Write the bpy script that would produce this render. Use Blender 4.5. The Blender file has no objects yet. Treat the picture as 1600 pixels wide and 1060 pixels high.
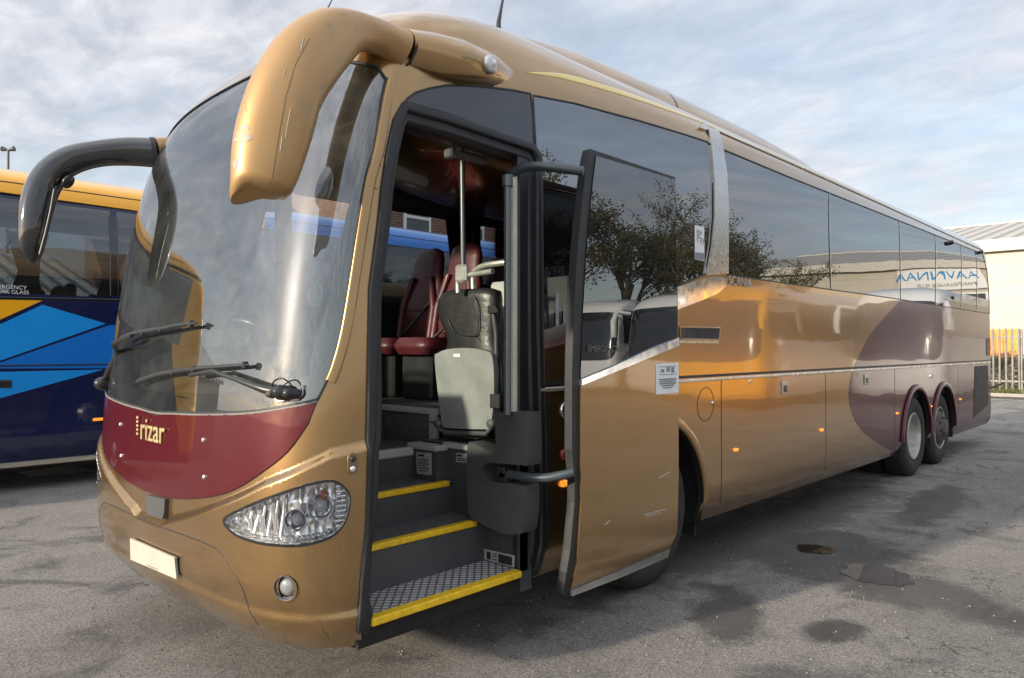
import bpy, bmesh, math, random
import numpy as np
from mathutils import Vector, Matrix, noise as mnoise
from mathutils.bvhtree import BVHTree
from mathutils.geometry import delaunay_2d_cdt
R = math.radians
rng = random.Random(7)
scene = bpy.context.scene
COL = scene.collection

# ------------------------------------------------------------------ camera
CAM = Vector((2.76, 0.0, 1.65)); ALPHA = R(43.3); PITCH = R(0.74); FPX = 1155.0
cd = bpy.data.cameras.new('camera'); cam = bpy.data.objects.new('camera', cd); COL.objects.link(cam)
cam.location = CAM; cam.rotation_euler = (R(90) + PITCH, 0, ALPHA)
cd.sensor_width = 36; cd.lens = 36 * FPX / 1600; cd.clip_start = 0.05; cd.clip_end = 2000
scene.camera = cam
# ------------------------------------------------------------------ sun, sky, exposure
SUN = Vector((-0.20, -0.96, 0.28)).normalized()
sd = bpy.data.lights.new('sun', 'SUN'); sun = bpy.data.objects.new('sun', sd); COL.objects.link(sun)
sd.energy = 5.0; sd.angle = R(2.5); sd.color = (1.0, 0.86, 0.68)
sun.rotation_euler = (-SUN).to_track_quat('-Z', 'Y').to_euler()
sun_el = math.asin(SUN.z); sun_rot = math.atan2(SUN.x, SUN.y)
w = bpy.data.worlds.new('World'); scene.world = w; w.use_nodes = True
nt = w.node_tree; N = nt.nodes; L = nt.links; N.clear()
def nd(tree, t, **k):
    n = tree.nodes.new(t)
    for a, b in k.items():
        if a.startswith('i_'): n.inputs[a[2:].replace('_', ' ')].default_value = b
        else: setattr(n, a, b)
    return n
sky = nd(nt, 'ShaderNodeTexSky', sky_type='NISHITA', sun_disc=False, sun_elevation=sun_el, sun_rotation=sun_rot)
tc = nd(nt, 'ShaderNodeTexCoord'); sep = nd(nt, 'ShaderNodeSeparateXYZ'); L.new(tc.outputs['Generated'], sep.inputs[0])
def m_(tree, op, a, b=None, c=None, clamp=False):
    n = tree.nodes.new('ShaderNodeMath'); n.operation = op; n.use_clamp = clamp
    for i, v in enumerate((a, b, c)):
        if v is None: continue
        if isinstance(v, (int, float)): n.inputs[i].default_value = v
        else: tree.links.new(v, n.inputs[i])
    return n.outputs[0]
zc = m_(nt, 'ADD', m_(nt, 'MAXIMUM', sep.outputs[2], 0.0), 0.16)
comb = nd(nt, 'ShaderNodeCombineXYZ')
L.new(m_(nt, 'DIVIDE', sep.outputs[0], zc), comb.inputs[0]); L.new(m_(nt, 'DIVIDE', sep.outputs[1], zc), comb.inputs[1])
n1 = nd(nt, 'ShaderNodeTexNoise', i_Scale=1.0, i_Detail=9.0, i_Roughness=0.58, i_Distortion=0.2); L.new(comb.outputs[0], n1.inputs['Vector'])
mp = nd(nt, 'ShaderNodeMapping'); mp.inputs['Scale'].default_value = (1.0, 1.5, 1); mp.inputs['Rotation'].default_value = (0, 0, 0.7); L.new(comb.outputs[0], mp.inputs[0])
n2 = nd(nt, 'ShaderNodeTexNoise', i_Scale=4.6, i_Detail=8.0, i_Roughness=0.6, i_Distortion=0.35); L.new(mp.outputs[0], n2.inputs['Vector'])
r1 = nd(nt, 'ShaderNodeMapRange', i_From_Min=0.40, i_From_Max=0.58); L.new(n1.outputs[0], r1.inputs[0])
r2 = nd(nt, 'ShaderNodeMapRange', i_From_Min=0.36, i_From_Max=0.68, i_To_Min=0.35, i_To_Max=1.0); L.new(n2.outputs[0], r2.inputs[0])
cover = m_(nt, 'MULTIPLY', r1.outputs[0], r2.outputs[0])
cover = m_(nt, 'ADD', m_(nt, 'MULTIPLY', cover, 0.55), 0.52, clamp=True)
# cloud brightness: brighter round the sun
dt = nd(nt, 'ShaderNodeVectorMath', operation='DOT_PRODUCT'); dt.inputs[1].default_value = SUN; L.new(tc.outputs['Generated'], dt.inputs[0])
glow = m_(nt, 'POWER', m_(nt, 'MAXIMUM', dt.outputs['Value'], 0.0), 5.0)
glow2 = m_(nt, 'POWER', m_(nt, 'MAXIMUM', dt.outputs['Value'], 0.0), 160.0)
high = nd(nt, 'ShaderNodeMapRange', i_From_Min=0.42, i_From_Max=0.85, i_To_Min=0.0, i_To_Max=5.5); L.new(sep.outputs[2], high.inputs[0])  # brightness added overhead, out of view, as fill light
wide = m_(nt, 'MULTIPLY', m_(nt, 'POWER', m_(nt, 'MAXIMUM', dt.outputs['Value'], 0.0), 1.6), 4.5)  # broad sunward brightening, added as fill
cb = m_(nt, 'ADD', m_(nt, 'ADD', m_(nt, 'MULTIPLY', glow, 4.0), 6.0), m_(nt, 'MULTIPLY', glow2, 26.0))
cb = m_(nt, 'ADD', cb, m_(nt, 'ADD', high.outputs[0], wide))
n3 = nd(nt, 'ShaderNodeMapRange', i_From_Min=0.3, i_From_Max=0.7, i_To_Min=0.80, i_To_Max=1.14); L.new(n2.outputs[0], n3.inputs[0])
cb = m_(nt, 'MULTIPLY', cb, n3.outputs[0])
ccol = nd(nt, 'ShaderNodeVectorMath', operation='SCALE'); ccol.inputs[0].default_value = (0.955, 0.965, 1.02); L.new(cb, ccol.inputs['Scale'])
mix = nd(nt, 'ShaderNodeMix', data_type='RGBA'); L.new(cover, mix.inputs[0])
skys = nd(nt, 'ShaderNodeVectorMath', operation='SCALE'); skys.inputs['Scale'].default_value = 1.6; L.new(sky.outputs[0], skys.inputs[0])
L.new(skys.outputs[0], mix.inputs[6]); L.new(ccol.outputs[0], mix.inputs[7])
bg = nd(nt, 'ShaderNodeBackground', i_Strength=0.112); L.new(mix.outputs[2], bg.inputs[0])
wo = nd(nt, 'ShaderNodeOutputWorld'); L.new(bg.outputs[0], wo.inputs[0])
scene.view_settings.view_transform = 'Standard'; scene.view_settings.look = 'None'
scene.view_settings.exposure = 0.32; scene.view_settings.gamma = 1.0
scene.render.engine = 'CYCLES'
cy = scene.cycles
cy.max_bounces = 10; cy.transparent_max_bounces = 24; cy.glossy_bounces = 5; cy.diffuse_bounces = 3; cy.transmission_bounces = 6
cy.caustics_reflective = False; cy.caustics_refractive = False

# ------------------------------------------------------------------ rays through the photograph's pixels
FW = Vector((-math.sin(ALPHA) * math.cos(PITCH), math.cos(ALPHA) * math.cos(PITCH), math.sin(PITCH)))
RT = Vector((math.cos(ALPHA), math.sin(ALPHA), 0)); UPV = RT.cross(FW)
def ray(px, py): return (FW + RT * ((px - 800) / FPX) + UPV * ((530 - py) / FPX)).normalized()
def atx(px, py, x): d = ray(px, py); return CAM + d * ((x - CAM.x) / d.x)
def aty(px, py, y): d = ray(px, py); return CAM + d * ((y - CAM.y) / d.y)
def atz(px, py, z): d = ray(px, py); return CAM + d * ((z - CAM.z) / d.z)
def atd(px, py, dep): return CAM + FW * dep + RT * (dep * (px - 800) / FPX) + UPV * (dep * (530 - py) / FPX)
def crop(x0, y0, s):
    return lambda *p: [(x0 + a * s, y0 + b * s) for a, b in p]
A2 = crop(0, 460, .2831); A3 = crop(140, 600, .3962); A4 = crop(340, 0, .3302); A5 = crop(570, 180, .3017); A6 = crop(570, 450, .2926)
A7 = crop(560, 680, .3114); A8 = crop(820, 220, .3774); B1 = crop(820, 560, .3774); B2 = crop(800, 60, .3774); B3 = crop(1100, 320, .3397)
B7 = crop(180, 80, .3584); B8 = crop(150, 420, .2642); B5 = crop(1280, 560, .2265)

# ------------------------------------------------------------------ materials
MATS = {}
def newmat(name):
    m = bpy.data.materials.new(name); m.use_nodes = True; t = m.node_tree; t.nodes.clear()
    o = t.nodes.new('ShaderNodeOutputMaterial'); return m, t, o
def pr(t, **k):
    p = t.nodes.new('ShaderNodeBsdfPrincipled')
    for a, b in k.items(): p.inputs[a.replace('_', ' ')].default_value = b if not isinstance(b, tuple) or len(b) == 4 else b + (1,)
    return p
def pos(t): return t.nodes.new('ShaderNodeNewGeometry').outputs['Position']
def noise_(t, scale, detail=4, rough=.55, dist=0, vec=None, sc=None):
    n = nd(t, 'ShaderNodeTexNoise', i_Scale=scale, i_Detail=float(detail), i_Roughness=rough, i_Distortion=float(dist))
    v = vec or pos(t)
    if sc:
        m = nd(t, 'ShaderNodeMapping'); m.inputs['Scale'].default_value = sc; t.links.new(v, m.inputs[0]); v = m.outputs[0]
    t.links.new(v, n.inputs['Vector']); return n.outputs[0]
def rng_(t, v, a, b, c=0.0, d=1.0, clamp=True):
    n = nd(t, 'ShaderNodeMapRange', i_From_Min=a, i_From_Max=b, i_To_Min=c, i_To_Max=d); n.clamp = clamp; t.links.new(v, n.inputs[0]); return n.outputs[0]
def mixc(t, f, a, b):
    n = nd(t, 'ShaderNodeMix', data_type='RGBA')
    for i, v in ((0, f), (6, a), (7, b)):
        if isinstance(v, (int, float)): n.inputs[i].default_value = v
        elif isinstance(v, tuple): n.inputs[i].default_value = v + (1,) if len(v) == 3 else v
        else: t.links.new(v, n.inputs[i])
    return n.outputs[2]
def bump(t, h, strength, dist):
    b = nd(t, 'ShaderNodeBump', i_Strength=strength, i_Distance=dist); t.links.new(h, b.inputs['Height']); return b.outputs[0]
def simple(name, col, rough=.5, metal=0., var=.12, vs=6., coat=0., spec=.5, bmp=0., bs=60., bd=.002):
    if name in MATS: return MATS[name]
    m, t, o = newmat(name); p = pr(t, Roughness=rough, Metallic=metal, Coat_Weight=coat, Coat_Roughness=.04, Specular_IOR_Level=spec)
    f = rng_(t, noise_(t, vs, 5, .6), .3, .7)
    c = mixc(t, f, tuple(x * (1 - var) for x in col), tuple(min(1, x * (1 + var)) for x in col)); t.links.new(c, p.inputs['Base Color'])
    t.links.new(rng_(t, noise_(t, vs * 1.7, 4), .3, .7, max(0, rough - .06), min(1, rough + .08)), p.inputs['Roughness'])
    if bmp: t.links.new(bump(t, noise_(t, bs, 3), bmp, bd), p.inputs['Normal'])
    t.links.new(p.outputs[0], o.inputs[0]); MATS[name] = m; return m
def paint(name, col, metal, rough, wav=.5, dirt=.25, coat=1.0, dirtcol=(.30, .26, .21), cr=.025, scuff=0.):
    m, t, o = newmat(name); p = pr(t, Metallic=metal, Roughness=rough, Coat_Weight=coat, Coat_Roughness=cr, Coat_IOR=1.5, Specular_IOR_Level=.25)
    P = pos(t)
    big = noise_(t, .9, 2, .5, 0, P, (1, .55, 1.6)); fine = noise_(t, 5.5, 2, .5, 0, P, (1, .5, 1))
    h = m_(t, 'ADD', big, m_(t, 'MULTIPLY', fine, .07))
    nb = bump(t, h, wav, .02); t.links.new(nb, p.inputs['Normal'])
    if coat: t.links.new(nb, p.inputs['Coat Normal'])
    s = nd(t, 'ShaderNodeSeparateXYZ'); t.links.new(P, s.inputs[0])
    low = rng_(t, s.outputs[2], 1.15, .35, 0, 1)
    dn = rng_(t, noise_(t, 7, 8, .7, .3), .42, .75)
    df = m_(t, 'MULTIPLY', m_(t, 'ADD', m_(t, 'MULTIPLY', low, .9), .25), m_(t, 'MULTIPLY', dn, dirt), clamp=True)
    sp = m_(t, 'GREATER_THAN', noise_(t, 190, 2, .5), .745)
    df2 = m_(t, 'ADD', df, m_(t, 'MULTIPLY', sp, .35), clamp=True)
    if scuff:
        sc = rng_(t, noise_(t, 17, 9, .75, .6, P, (1, 1, .35)), .575, .60)
        df2 = m_(t, 'MAXIMUM', df2, m_(t, 'MULTIPLY', sc, scuff))
    t.links.new(mixc(t, df2, col, dirtcol), p.inputs['Base Color'])
    t.links.new(m_(t, 'MULTIPLY', m_(t, 'SUBTRACT', 1.0, df2, clamp=True), metal), p.inputs['Metallic'])
    t.links.new(m_(t, 'ADD', rough, m_(t, 'MULTIPLY', df2, .3)), p.inputs['Roughness'])
    t.links.new(rng_(t, df2, 0, .5, cr, .35), p.inputs['Coat Roughness'])
    t.links.new(p.outputs[0], o.inputs[0]); MATS[name] = m; return m
def glass(name, tint, ior=1.75, dirt=.03, wav=.15, dcol=(.5, .5, .47), rough=0.0):
    m, t, o = newmat(name)
    tr = nd(t, 'ShaderNodeBsdfTransparent'); tr.inputs[0].default_value = tint + (1,)
    gl = nd(t, 'ShaderNodeBsdfGlossy', i_Roughness=rough); gl.inputs[0].default_value = (.96, .98, 1, 1)
    fr = nd(t, 'ShaderNodeFresnel', i_IOR=ior)
    h = noise_(t, .8, 2, .5, 0, None, (1, .7, 1)); nb = bump(t, h, wav, .02)
    t.links.new(nb, gl.inputs['Normal']); t.links.new(nb, fr.inputs['Normal'])
    df = nd(t, 'ShaderNodeBsdfDiffuse'); df.inputs[0].default_value = dcol + (1,)
    m1 = nd(t, 'ShaderNodeMixShader'); dn = rng_(t, noise_(t, 3, 8, .7, .5), .35, .75, dirt * .3, dirt * 1.7)
    t.links.new(dn, m1.inputs[0]); t.links.new(tr.outputs[0], m1.inputs[1]); t.links.new(df.outputs[0], m1.inputs[2])
    m2 = nd(t, 'ShaderNodeMixShader'); t.links.new(fr.outputs[0], m2.inputs[0]); t.links.new(m1.outputs[0], m2.inputs[1]); t.links.new(gl.outputs[0], m2.inputs[2])
    t.links.new(m2.outputs[0], o.inputs[0]); MATS[name] = m; return m
def emis(name, col, e, base=None):
    m, t, o = newmat(name); p = pr(t, Roughness=.15, Coat_Weight=1.0); p.inputs['Base Color'].default_value = (base or col) + (1,)
    p.inputs['Emission Color'].default_value = col + (1,)
    n = noise_(t, 90, 2); t.links.new(rng_(t, n, .35, .65, e * .5, e * 1.4), p.inputs['Emission Strength'])
    t.links.new(p.outputs[0], o.inputs[0]); MATS[name] = m; return m

GOLD = paint('gold_paint', (.375, .232, .096), .88, .25, wav=.35, dirt=.10)
GOLDF = paint('gold_mirror_paint', (.42, .26, .115), .55, .45, wav=.35, dirt=.35, scuff=.6, dirtcol=(.26, .22, .17), coat=.3, cr=.2)
MAROON = paint('maroon_paint', (.085, .005, .010), .25, .28, wav=.25, dirt=.05, coat=.6)
PLUM = paint('plum_paint', (.07, .004, .018), .15, .25, wav=.35, dirt=.06, coat=.55)
BLACKGL = simple('black_gloss', (.008, .009, .011), .06, coat=1.0, spec=.6)
FASCIA = simple('smoked_panel', (.022, .021, .026), .1, coat=.8, spec=.5)
BLACK = simple('black_rubber', (.016, .018, .021), .5, bmp=.2)
BLACKP = simple('black_plastic', (.022, .022, .024), .35)
DARK = simple('dark_lining', (.014, .014, .016), .8)
UNDER = simple('chassis_black', (.012, .011, .010), .9)
GREYP = simple('grey_plastic', (.062, .064, .067), .5, bmp=.3, bs=300)
GREYS = simple('grey_moulding', (.10, .103, .108), .45, bmp=.15, bs=200)
GREYL = simple('light_grey_trim', (.40, .40, .39), .45)
CREAM = simple('cream_trim', (.62, .60, .50), .5)
FLOORV = simple('vinyl_floor', (.10, .10, .105), .55, var=.35, vs=30, bmp=.3, bs=200)
YEL = simple('yellow_nosing', (.80, .50, .015), .5, var=.2, vs=35, bmp=.4, bs=40)
CHROME = simple('chrome', (.85, .85, .86), .1, .85, var=.05)
BRUSH = simple('brushed_steel', (.55, .53, .50), .26, 1.0, var=.08, vs=20)
ALU = simple('aluminium', (.55, .55, .54), .38, .9)
TYRE = simple('tyre_rubber', (.022, .021, .020), .78, var=.35, vs=8, bmp=.4, bs=80)
RIMM = simple('painted_rim', (.42, .41, .38), .5, .3, var=.35, vs=9)
HUB = simple('greasy_hub', (.10, .095, .085), .55, .6, var=.5, vs=14)
WHITEP = simple('white_paint', (.78, .78, .76), .3, coat=.6, var=.04)
PLATE = simple('plate_white', (.46, .45, .39), .5, var=.06)
PAPER = simple('paper_white', (.72, .74, .76), .6, var=.05)
GREYTXT = simple('grey_print', (.22, .23, .25), .6)
LEATHER = simple('black_leather', (.018, .018, .019), .38, bmp=.5, bs=25, bd=.006)
SEATRED = simple('maroon_leather', (.085, .014, .021), .42, var=.3, vs=8, bmp=.3, bs=25, bd=.005)
SEATGR = simple('grey_seat_shell', (.23, .24, .235), .5, var=.18, vs=7, bmp=.2, bs=120)
CURT = simple('brown_curtain', (.05, .032, .022), .85, bmp=.6, bs=8, bd=.02)
REDL = simple('red_lens', (.42, .02, .01), .12, coat=1.0)
ORL = emis('amber_lens', (1.0, .30, .02), .9, (.8, .25, .02))
ORD = simple('dull_amber_lens', (.62, .14, .02), .15, coat=1.0)
WINDS = glass('windscreen_glass', (.86, .94, .90), 2.4, .045, .12, (.55, .58, .55))
TINT = glass('tinted_glass', (.16, .17, .18), 3.1, .02, .16)
DOORG = glass('door_glass', (.34, .38, .37), 2.3, .02, .22)
CLEAR = glass('lens_glass', (.95, .96, .97), 1.45, .01, .0)
PINST = simple('pinstripe_yellow', (.80, .62, .16), .3, coat=1.0, var=.03)

def checker_plate():
    m, t, o = newmat('chequer_plate'); p = pr(t, Metallic=.4, Roughness=.35)
    P = pos(t); mp = nd(t, 'ShaderNodeMapping'); mp.inputs['Scale'].default_value = (1 / .055,) * 3; t.links.new(P, mp.inputs[0])
    s = nd(t, 'ShaderNodeSeparateXYZ'); t.links.new(mp.outputs[0], s.inputs[0])
    a = m_(t, 'PINGPONG', m_(t, 'ADD', s.outputs[0], s.outputs[1]), .5); b = m_(t, 'PINGPONG', m_(t, 'SUBTRACT', s.outputs[0], s.outputs[1]), .5)
    fa = m_(t, 'GREATER_THAN', a, .16); fb = m_(t, 'GREATER_THAN', b, .22); f = m_(t, 'MULTIPLY', fa, fb)
    c = mixc(t, f, (.22, .22, .22), (.90, .90, .90)); c = mixc(t, rng_(t, noise_(t, 14, 6, .7), .45, .75, 0, .6), c, (.12, .10, .09))
    t.links.new(c, p.inputs['Base Color']); t.links.new(rng_(t, f, 0, 1, .6, .28), p.inputs['Roughness'])
    t.links.new(bump(t, f, .8, .003), p.inputs['Normal']); t.links.new(p.outputs[0], o.inputs[0]); return m
CHEQ = checker_plate()

# ------------------------------------------------------------------ mesh helpers
def link(o, parent=None):
    COL.objects.link(o)
    if parent is not None:
        o.parent = parent; o.matrix_parent_inverse = PINV.get(parent.name, Matrix.Identity(4))
    return o
PINV = {}
def thing(name, loc, label, cat, group=None):
    o = bpy.data.objects.new(name, None); COL.objects.link(o); o.location = loc; o.empty_display_size = .2
    o['label'] = label; o['category'] = cat
    if group: o['group'] = group
    PINV[o.name] = Matrix.Translation(-Vector(loc)); return o
def tag(o, label, cat, group=None):
    o['label'] = label; o['category'] = cat
    if group: o['group'] = group
    return o
def struct(o, kind='structure'): o['kind'] = kind; return o
class MB:
    def __init__(s): s.v = []; s.f = []; s.m = []; s.sm = []
    def add(s, vs, fs, mi=0, smooth=False):
        b = len(s.v); s.v += [tuple(v) for v in vs]; s.f += [tuple(i + b for i in f) for f in fs]; s.m += [mi] * len(fs); s.sm += [smooth] * len(fs); return s
    def box(s, a, b, mi=0, ch=0.0):
        x0, x1 = sorted((a[0], b[0])); y0, y1 = sorted((a[1], b[1])); z0, z1 = sorted((a[2], b[2]))
        c = min(ch, (x1 - x0) * .45, (y1 - y0) * .45, (z1 - z0) * .45)
        if c <= 0:
            vs = [(x, y, z) for z in (z0, z1) for y in (y0, y1) for x in (x0, x1)]
            return s.add(vs, [(0, 2, 3, 1), (4, 5, 7, 6), (0, 1, 5, 4), (2, 6, 7, 3), (0, 4, 6, 2), (1, 3, 7, 5)], mi)
        def ring(z, k):
            X0, X1, Y0, Y1 = x0 + k, x1 - k, y0 + k, y1 - k
            q = c
            return [(X0 + q, Y0, z), (X1 - q, Y0, z), (X1, Y0 + q, z), (X1, Y1 - q, z), (X1 - q, Y1, z), (X0 + q, Y1, z), (X0, Y1 - q, z), (X0, Y0 + q, z)]
        return s.loft([ring(z0, c * .6), ring(z0 + c, 0), ring(z1 - c, 0), ring(z1, c * .6)], mi, caps=True, smooth=False)
    def loft(s, rings, mi=0, caps=True, smooth=True, closed=True):
        n = len(rings[0]); vs = [p for r in rings for p in r]; fs = []
        for i in range(len(rings) - 1):
            for j in range(n if closed else n - 1):
                k = (j + 1) % n; fs.append((i * n + j, i * n + k, (i + 1) * n + k, (i + 1) * n + j))
        s.add(vs, fs, mi, smooth)
        if caps:
            s.add(rings[0], [tuple(reversed(range(n)))], mi); s.add(rings[-1], [tuple(range(n))], mi)
        return s
    def tube(s, pts, r, n=10, mi=0, caps=True, smooth=True):
        pts = [Vector(p) for p in pts]; rr = r if isinstance(r, (list, tuple)) else [r] * len(pts)
        rings = []; up = None
        for i, p in enumerate(pts):
            t = (pts[min(i + 1, len(pts) - 1)] - pts[max(i - 1, 0)]).normalized()
            if up is None: up = Vector((0, 0, 1)) if abs(t.z) < .9 else Vector((1, 0, 0))
            a = t.cross(up).normalized(); b = a.cross(t).normalized(); up = b
            rings.append([p + (a * math.cos(q) + b * math.sin(q)) * rr[i] for q in [2 * math.pi * k / n for k in range(n)]])
        return s.loft(rings, mi, caps, smooth)
    def lathe(s, c, axis, prof, n=32, mi=0, smooth=True):
        c = Vector(c); ax = Vector(axis).normalized(); u = ax.orthogonal().normalized(); v = ax.cross(u)
        rings = [[c + ax * h + (u * math.cos(q) + v * math.sin(q)) * r for q in [2 * math.pi * k / n for k in range(n)]] for r, h in prof]
        return s.loft(rings, mi, False, smooth)
    def prism(s, pts, d, mi=0):
        d = Vector(d); n = len(pts); a = [Vector(p) for p in pts]; b = [p + d for p in a]
        s.add(a, [tuple(range(n))], mi); s.add(b, [tuple(reversed(range(n)))], mi)
        s.add(a + b, [(i, (i + 1) % n, n + (i + 1) % n, n + i) for i in range(n)], mi); return s
    def build(s, name, mats, parent=None, bevel=0, auto=None):
        me = bpy.data.meshes.new(name); me.from_pydata(s.v, [], s.f)
        mats = mats if isinstance(mats, (list, tuple)) else [mats]
        for m in mats: me.materials.append(m)
        me.polygons.foreach_set('material_index', s.m); me.polygons.foreach_set('use_smooth', s.sm)
        bm = bmesh.new(); bm.from_mesh(me); bmesh.ops.recalc_face_normals(bm, faces=bm.faces); bm.to_mesh(me); bm.free(); me.update()
        o = bpy.data.objects.new(name, me); link(o, parent)
        if bevel:
            md = o.modifiers.new('bevel', 'BEVEL'); md.width = bevel; md.segments = 3; md.limit_method = 'ANGLE'
            wn = o.modifiers.new('wn', 'WEIGHTED_NORMAL'); wn.keep_sharp = True
            for p in me.polygons: p.use_smooth = True
        return o
def crspl(p, n=6, closed=False):
    p = [Vector(q) for q in p]; out = []; m = len(p)
    for i in range(m if closed else m - 1):
        a, b, c, d = (p[(i - 1) % m] if closed or i > 0 else p[0], p[i], p[(i + 1) % m], p[(i + 2) % m] if closed or i + 2 < m else p[-1])
        for k in range(n):
            t = k / n; out.append(.5 * ((2 * b) + (c - a) * t + (2 * a - 5 * b + 4 * c - d) * t * t + (3 * b - a - 3 * c + d) * t ** 3))
    if not closed: out.append(p[-1])
    return out
def dens(p, step, closed=True):
    out = []; m = len(p)
    for i in range(m if closed else m - 1):
        a = Vector(p[i]); b = Vector(p[(i + 1) % m]); k = max(1, int((b - a).length / step))
        out += [a.lerp(b, j / k) for j in range(k)]
    if not closed: out.append(Vector(p[-1]))
    return out
def text_obj(name, s, size, org, xd, upd, mat, parent=None, ext=.001, align='LEFT', sx=1.0):
    c = bpy.data.curves.new(name, 'FONT'); c.body = s; c.size = size; c.extrude = ext; c.align_x = align; c.align_y = 'CENTER'
    o = bpy.data.objects.new(name, c); COL.objects.link(o); bpy.context.view_layer.update()
    me = bpy.data.meshes.new_from_object(o.evaluated_get(bpy.context.evaluated_depsgraph_get())); bpy.data.objects.remove(o)
    X = Vector(xd).normalized(); U = Vector(upd); U = (U - X * U.dot(X)).normalized(); Z = X.cross(U)
    M = Matrix((X * sx, U, Z)).transposed().to_4x4(); M.translation = Vector(org); me.transform(M)
    me.materials.clear(); me.materials.append(mat); o = bpy.data.objects.new(name, me); link(o, parent); return o

# ------------------------------------------------------------------ the coach body surface
XC = -1.275; YR = 15.05
LV = np.array([  # z, half width, front y, cap depth
 (.340, 1.205, 1.70, .36), (.46, 1.262, 1.60, .41), (.62, 1.275, 1.545, .435), (.95, 1.275, 1.535, .44), (1.30, 1.275, 1.55, .44),
 (1.80, 1.272, 1.60, .45), (2.30, 1.268, 1.675, .46), (2.70, 1.258, 1.765, .46), (3.00, 1.243, 1.88, .47), (3.20, 1.222, 2.00, .50),
 (3.36, 1.180, 2.16, .58), (3.49, 1.085, 2.42, .70), (3.58, .94, 2.76, .80), (3.65, .68, 3.18, .80), (3.68, .30, 3.6, .6), (3.69, .002, 3.9, .4)])
def pchip(x, y):
    h = np.diff(x); dl = np.diff(y) / h; d = np.zeros_like(y)
    for i in range(1, len(y) - 1):
        if dl[i - 1] * dl[i] > 0:
            w1 = 2 * h[i] + h[i - 1]; w2 = h[i] + 2 * h[i - 1]; d[i] = (w1 + w2) / (w1 / dl[i - 1] + w2 / dl[i])
    d[0] = dl[0]; d[-1] = dl[-1]
    def f(q):
        q = np.clip(q, x[0], x[-1]); k = np.clip(np.searchsorted(x, q) - 1, 0, len(x) - 2); t = (q - x[k]) / h[k]
        return (2 * t**3 - 3 * t**2 + 1) * y[k] + (t**3 - 2 * t**2 + t) * h[k] * d[k] + (-2 * t**3 + 3 * t**2) * y[k + 1] + (t**3 - t**2) * h[k] * d[k + 1]
    return f
seg = np.sqrt(np.diff(LV[:, 0])**2 + np.diff(LV[:, 2])**2 * .3 + np.diff(LV[:, 1])**2)
WV = np.concatenate([[0], np.cumsum(seg)]); WMAX = WV[-1]
FZ, FH, FY, FD = [pchip(WV, LV[:, i]) for i in range(4)]
CAPL = 1.55; UMAX = CAPL + 13.0
CREASE = None
def base(u, w):
    u = np.asarray(u, float); w = np.asarray(w, float); s = np.abs(u) / CAPL; t = np.clip(s, 0, 1); q = 1 - t
    X = 3 * q * q * t * .80 + 3 * q * t * t + t**3; Y = 3 * q * t * t * .17 + t**3
    z = FZ(w); hw = FH(w); yf = FY(w); d = FD(w); yc = yf + d
    x = XC + np.sign(u) * hw * X
    y = yf + d * Y + np.where(s > 1, (np.abs(u) - CAPL) / 13.0 * (YR - yc), 0)
    return np.stack([x, y, z], -1)
def nrm(F, u, w):
    e = 1e-3; wl = np.clip(w - e, 0, WMAX); wh = np.clip(w + e, 0, WMAX)
    n = np.cross(F(u + e, w) - F(u - e, w), F(u, wh) - F(u, wl)); l = np.linalg.norm(n, axis=-1, keepdims=True); return n / np.maximum(l, 1e-12)
def sstep(a, b, x): t = np.clip((x - a) / (b - a), 0, 1); return t * t * (3 - 2 * t)
def disp(u, w):
    z = FZ(w); au = np.abs(u); d = np.zeros_like(z + au)
    if CREASE is not None:
        zc_ = np.interp(au, CREASE[0], CREASE[1])
        k = 1 - sstep(CAPL * .97, CAPL * 1.03, au)
        d = d + .030 * sstep(.035, -.01, z - zc_) * k
        d = d + .016 * sstep(.03, -.015, z - (.515 - .02 * au)) * k
    return d
def S0(u, w): return base(u, w)
def S(u, w):
    u = np.asarray(u, float); w = np.asarray(w, float); return base(u, w) + nrm(base, u, w) * disp(u, w)[..., None]
def SN(u, w): return nrm(S, np.asarray(u, float), np.asarray(w, float))
def make_bvh(F):
    us = np.concatenate([np.linspace(-UMAX, -CAPL, 30, endpoint=False), np.linspace(-CAPL, CAPL, 121), np.linspace(CAPL, UMAX, 120)[1:]])
    ws = np.linspace(0, WMAX, 170); U, W_ = np.meshgrid(us, ws, indexing='ij'); P = F(U, W_); nu, nw = U.shape
    idx = np.arange(nu * nw).reshape(nu, nw); a = idx[:-1, :-1].ravel(); b = idx[1:, :-1].ravel(); c = idx[1:, 1:].ravel(); d = idx[:-1, 1:].ravel()
    T = np.concatenate([np.stack([a, b, c], 1), np.stack([a, c, d], 1)])
    return BVHTree.FromPolygons([tuple(p) for p in P.reshape(-1, 3)], [tuple(map(int, t)) for t in T]), P.reshape(-1, 3), T, np.stack([U.ravel(), W_.ravel()], 1)
def caster(F):
    bvh, P, T, UW = make_bvh(F)
    def uw_at(loc, fi):
        t = T[fi]; A, B, C = P[t[0]], P[t[1]], P[t[2]]; M = np.stack([B - A, C - A], 1); sol, *_ = np.linalg.lstsq(M, np.array(loc) - A, rcond=None)
        return UW[t[0]] + (UW[t[1]] - UW[t[0]]) * sol[0] + (UW[t[2]] - UW[t[0]]) * sol[1]
    def cast(px, py):
        loc, n, fi, dist = bvh.ray_cast(CAM, ray(px, py))
        if loc is None:
            p = atx(px, py, 0.0); loc, n, fi, dist = bvh.find_nearest(p)
        r = uw_at(loc, fi); return (float(r[0]), float(r[1]))
    def near(p):
        loc, n, fi, dist = bvh.find_nearest(p); r = uw_at(loc, fi); return (float(r[0]), float(r[1]))
    return cast, near
cast0, near0 = caster(S0)
ck = A3((300, 560), (320, 545), (500, 490), (700, 400), (950, 285), (1095, 250))
cu = [cast0(*p) for p in ck]; cu.sort()
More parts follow.
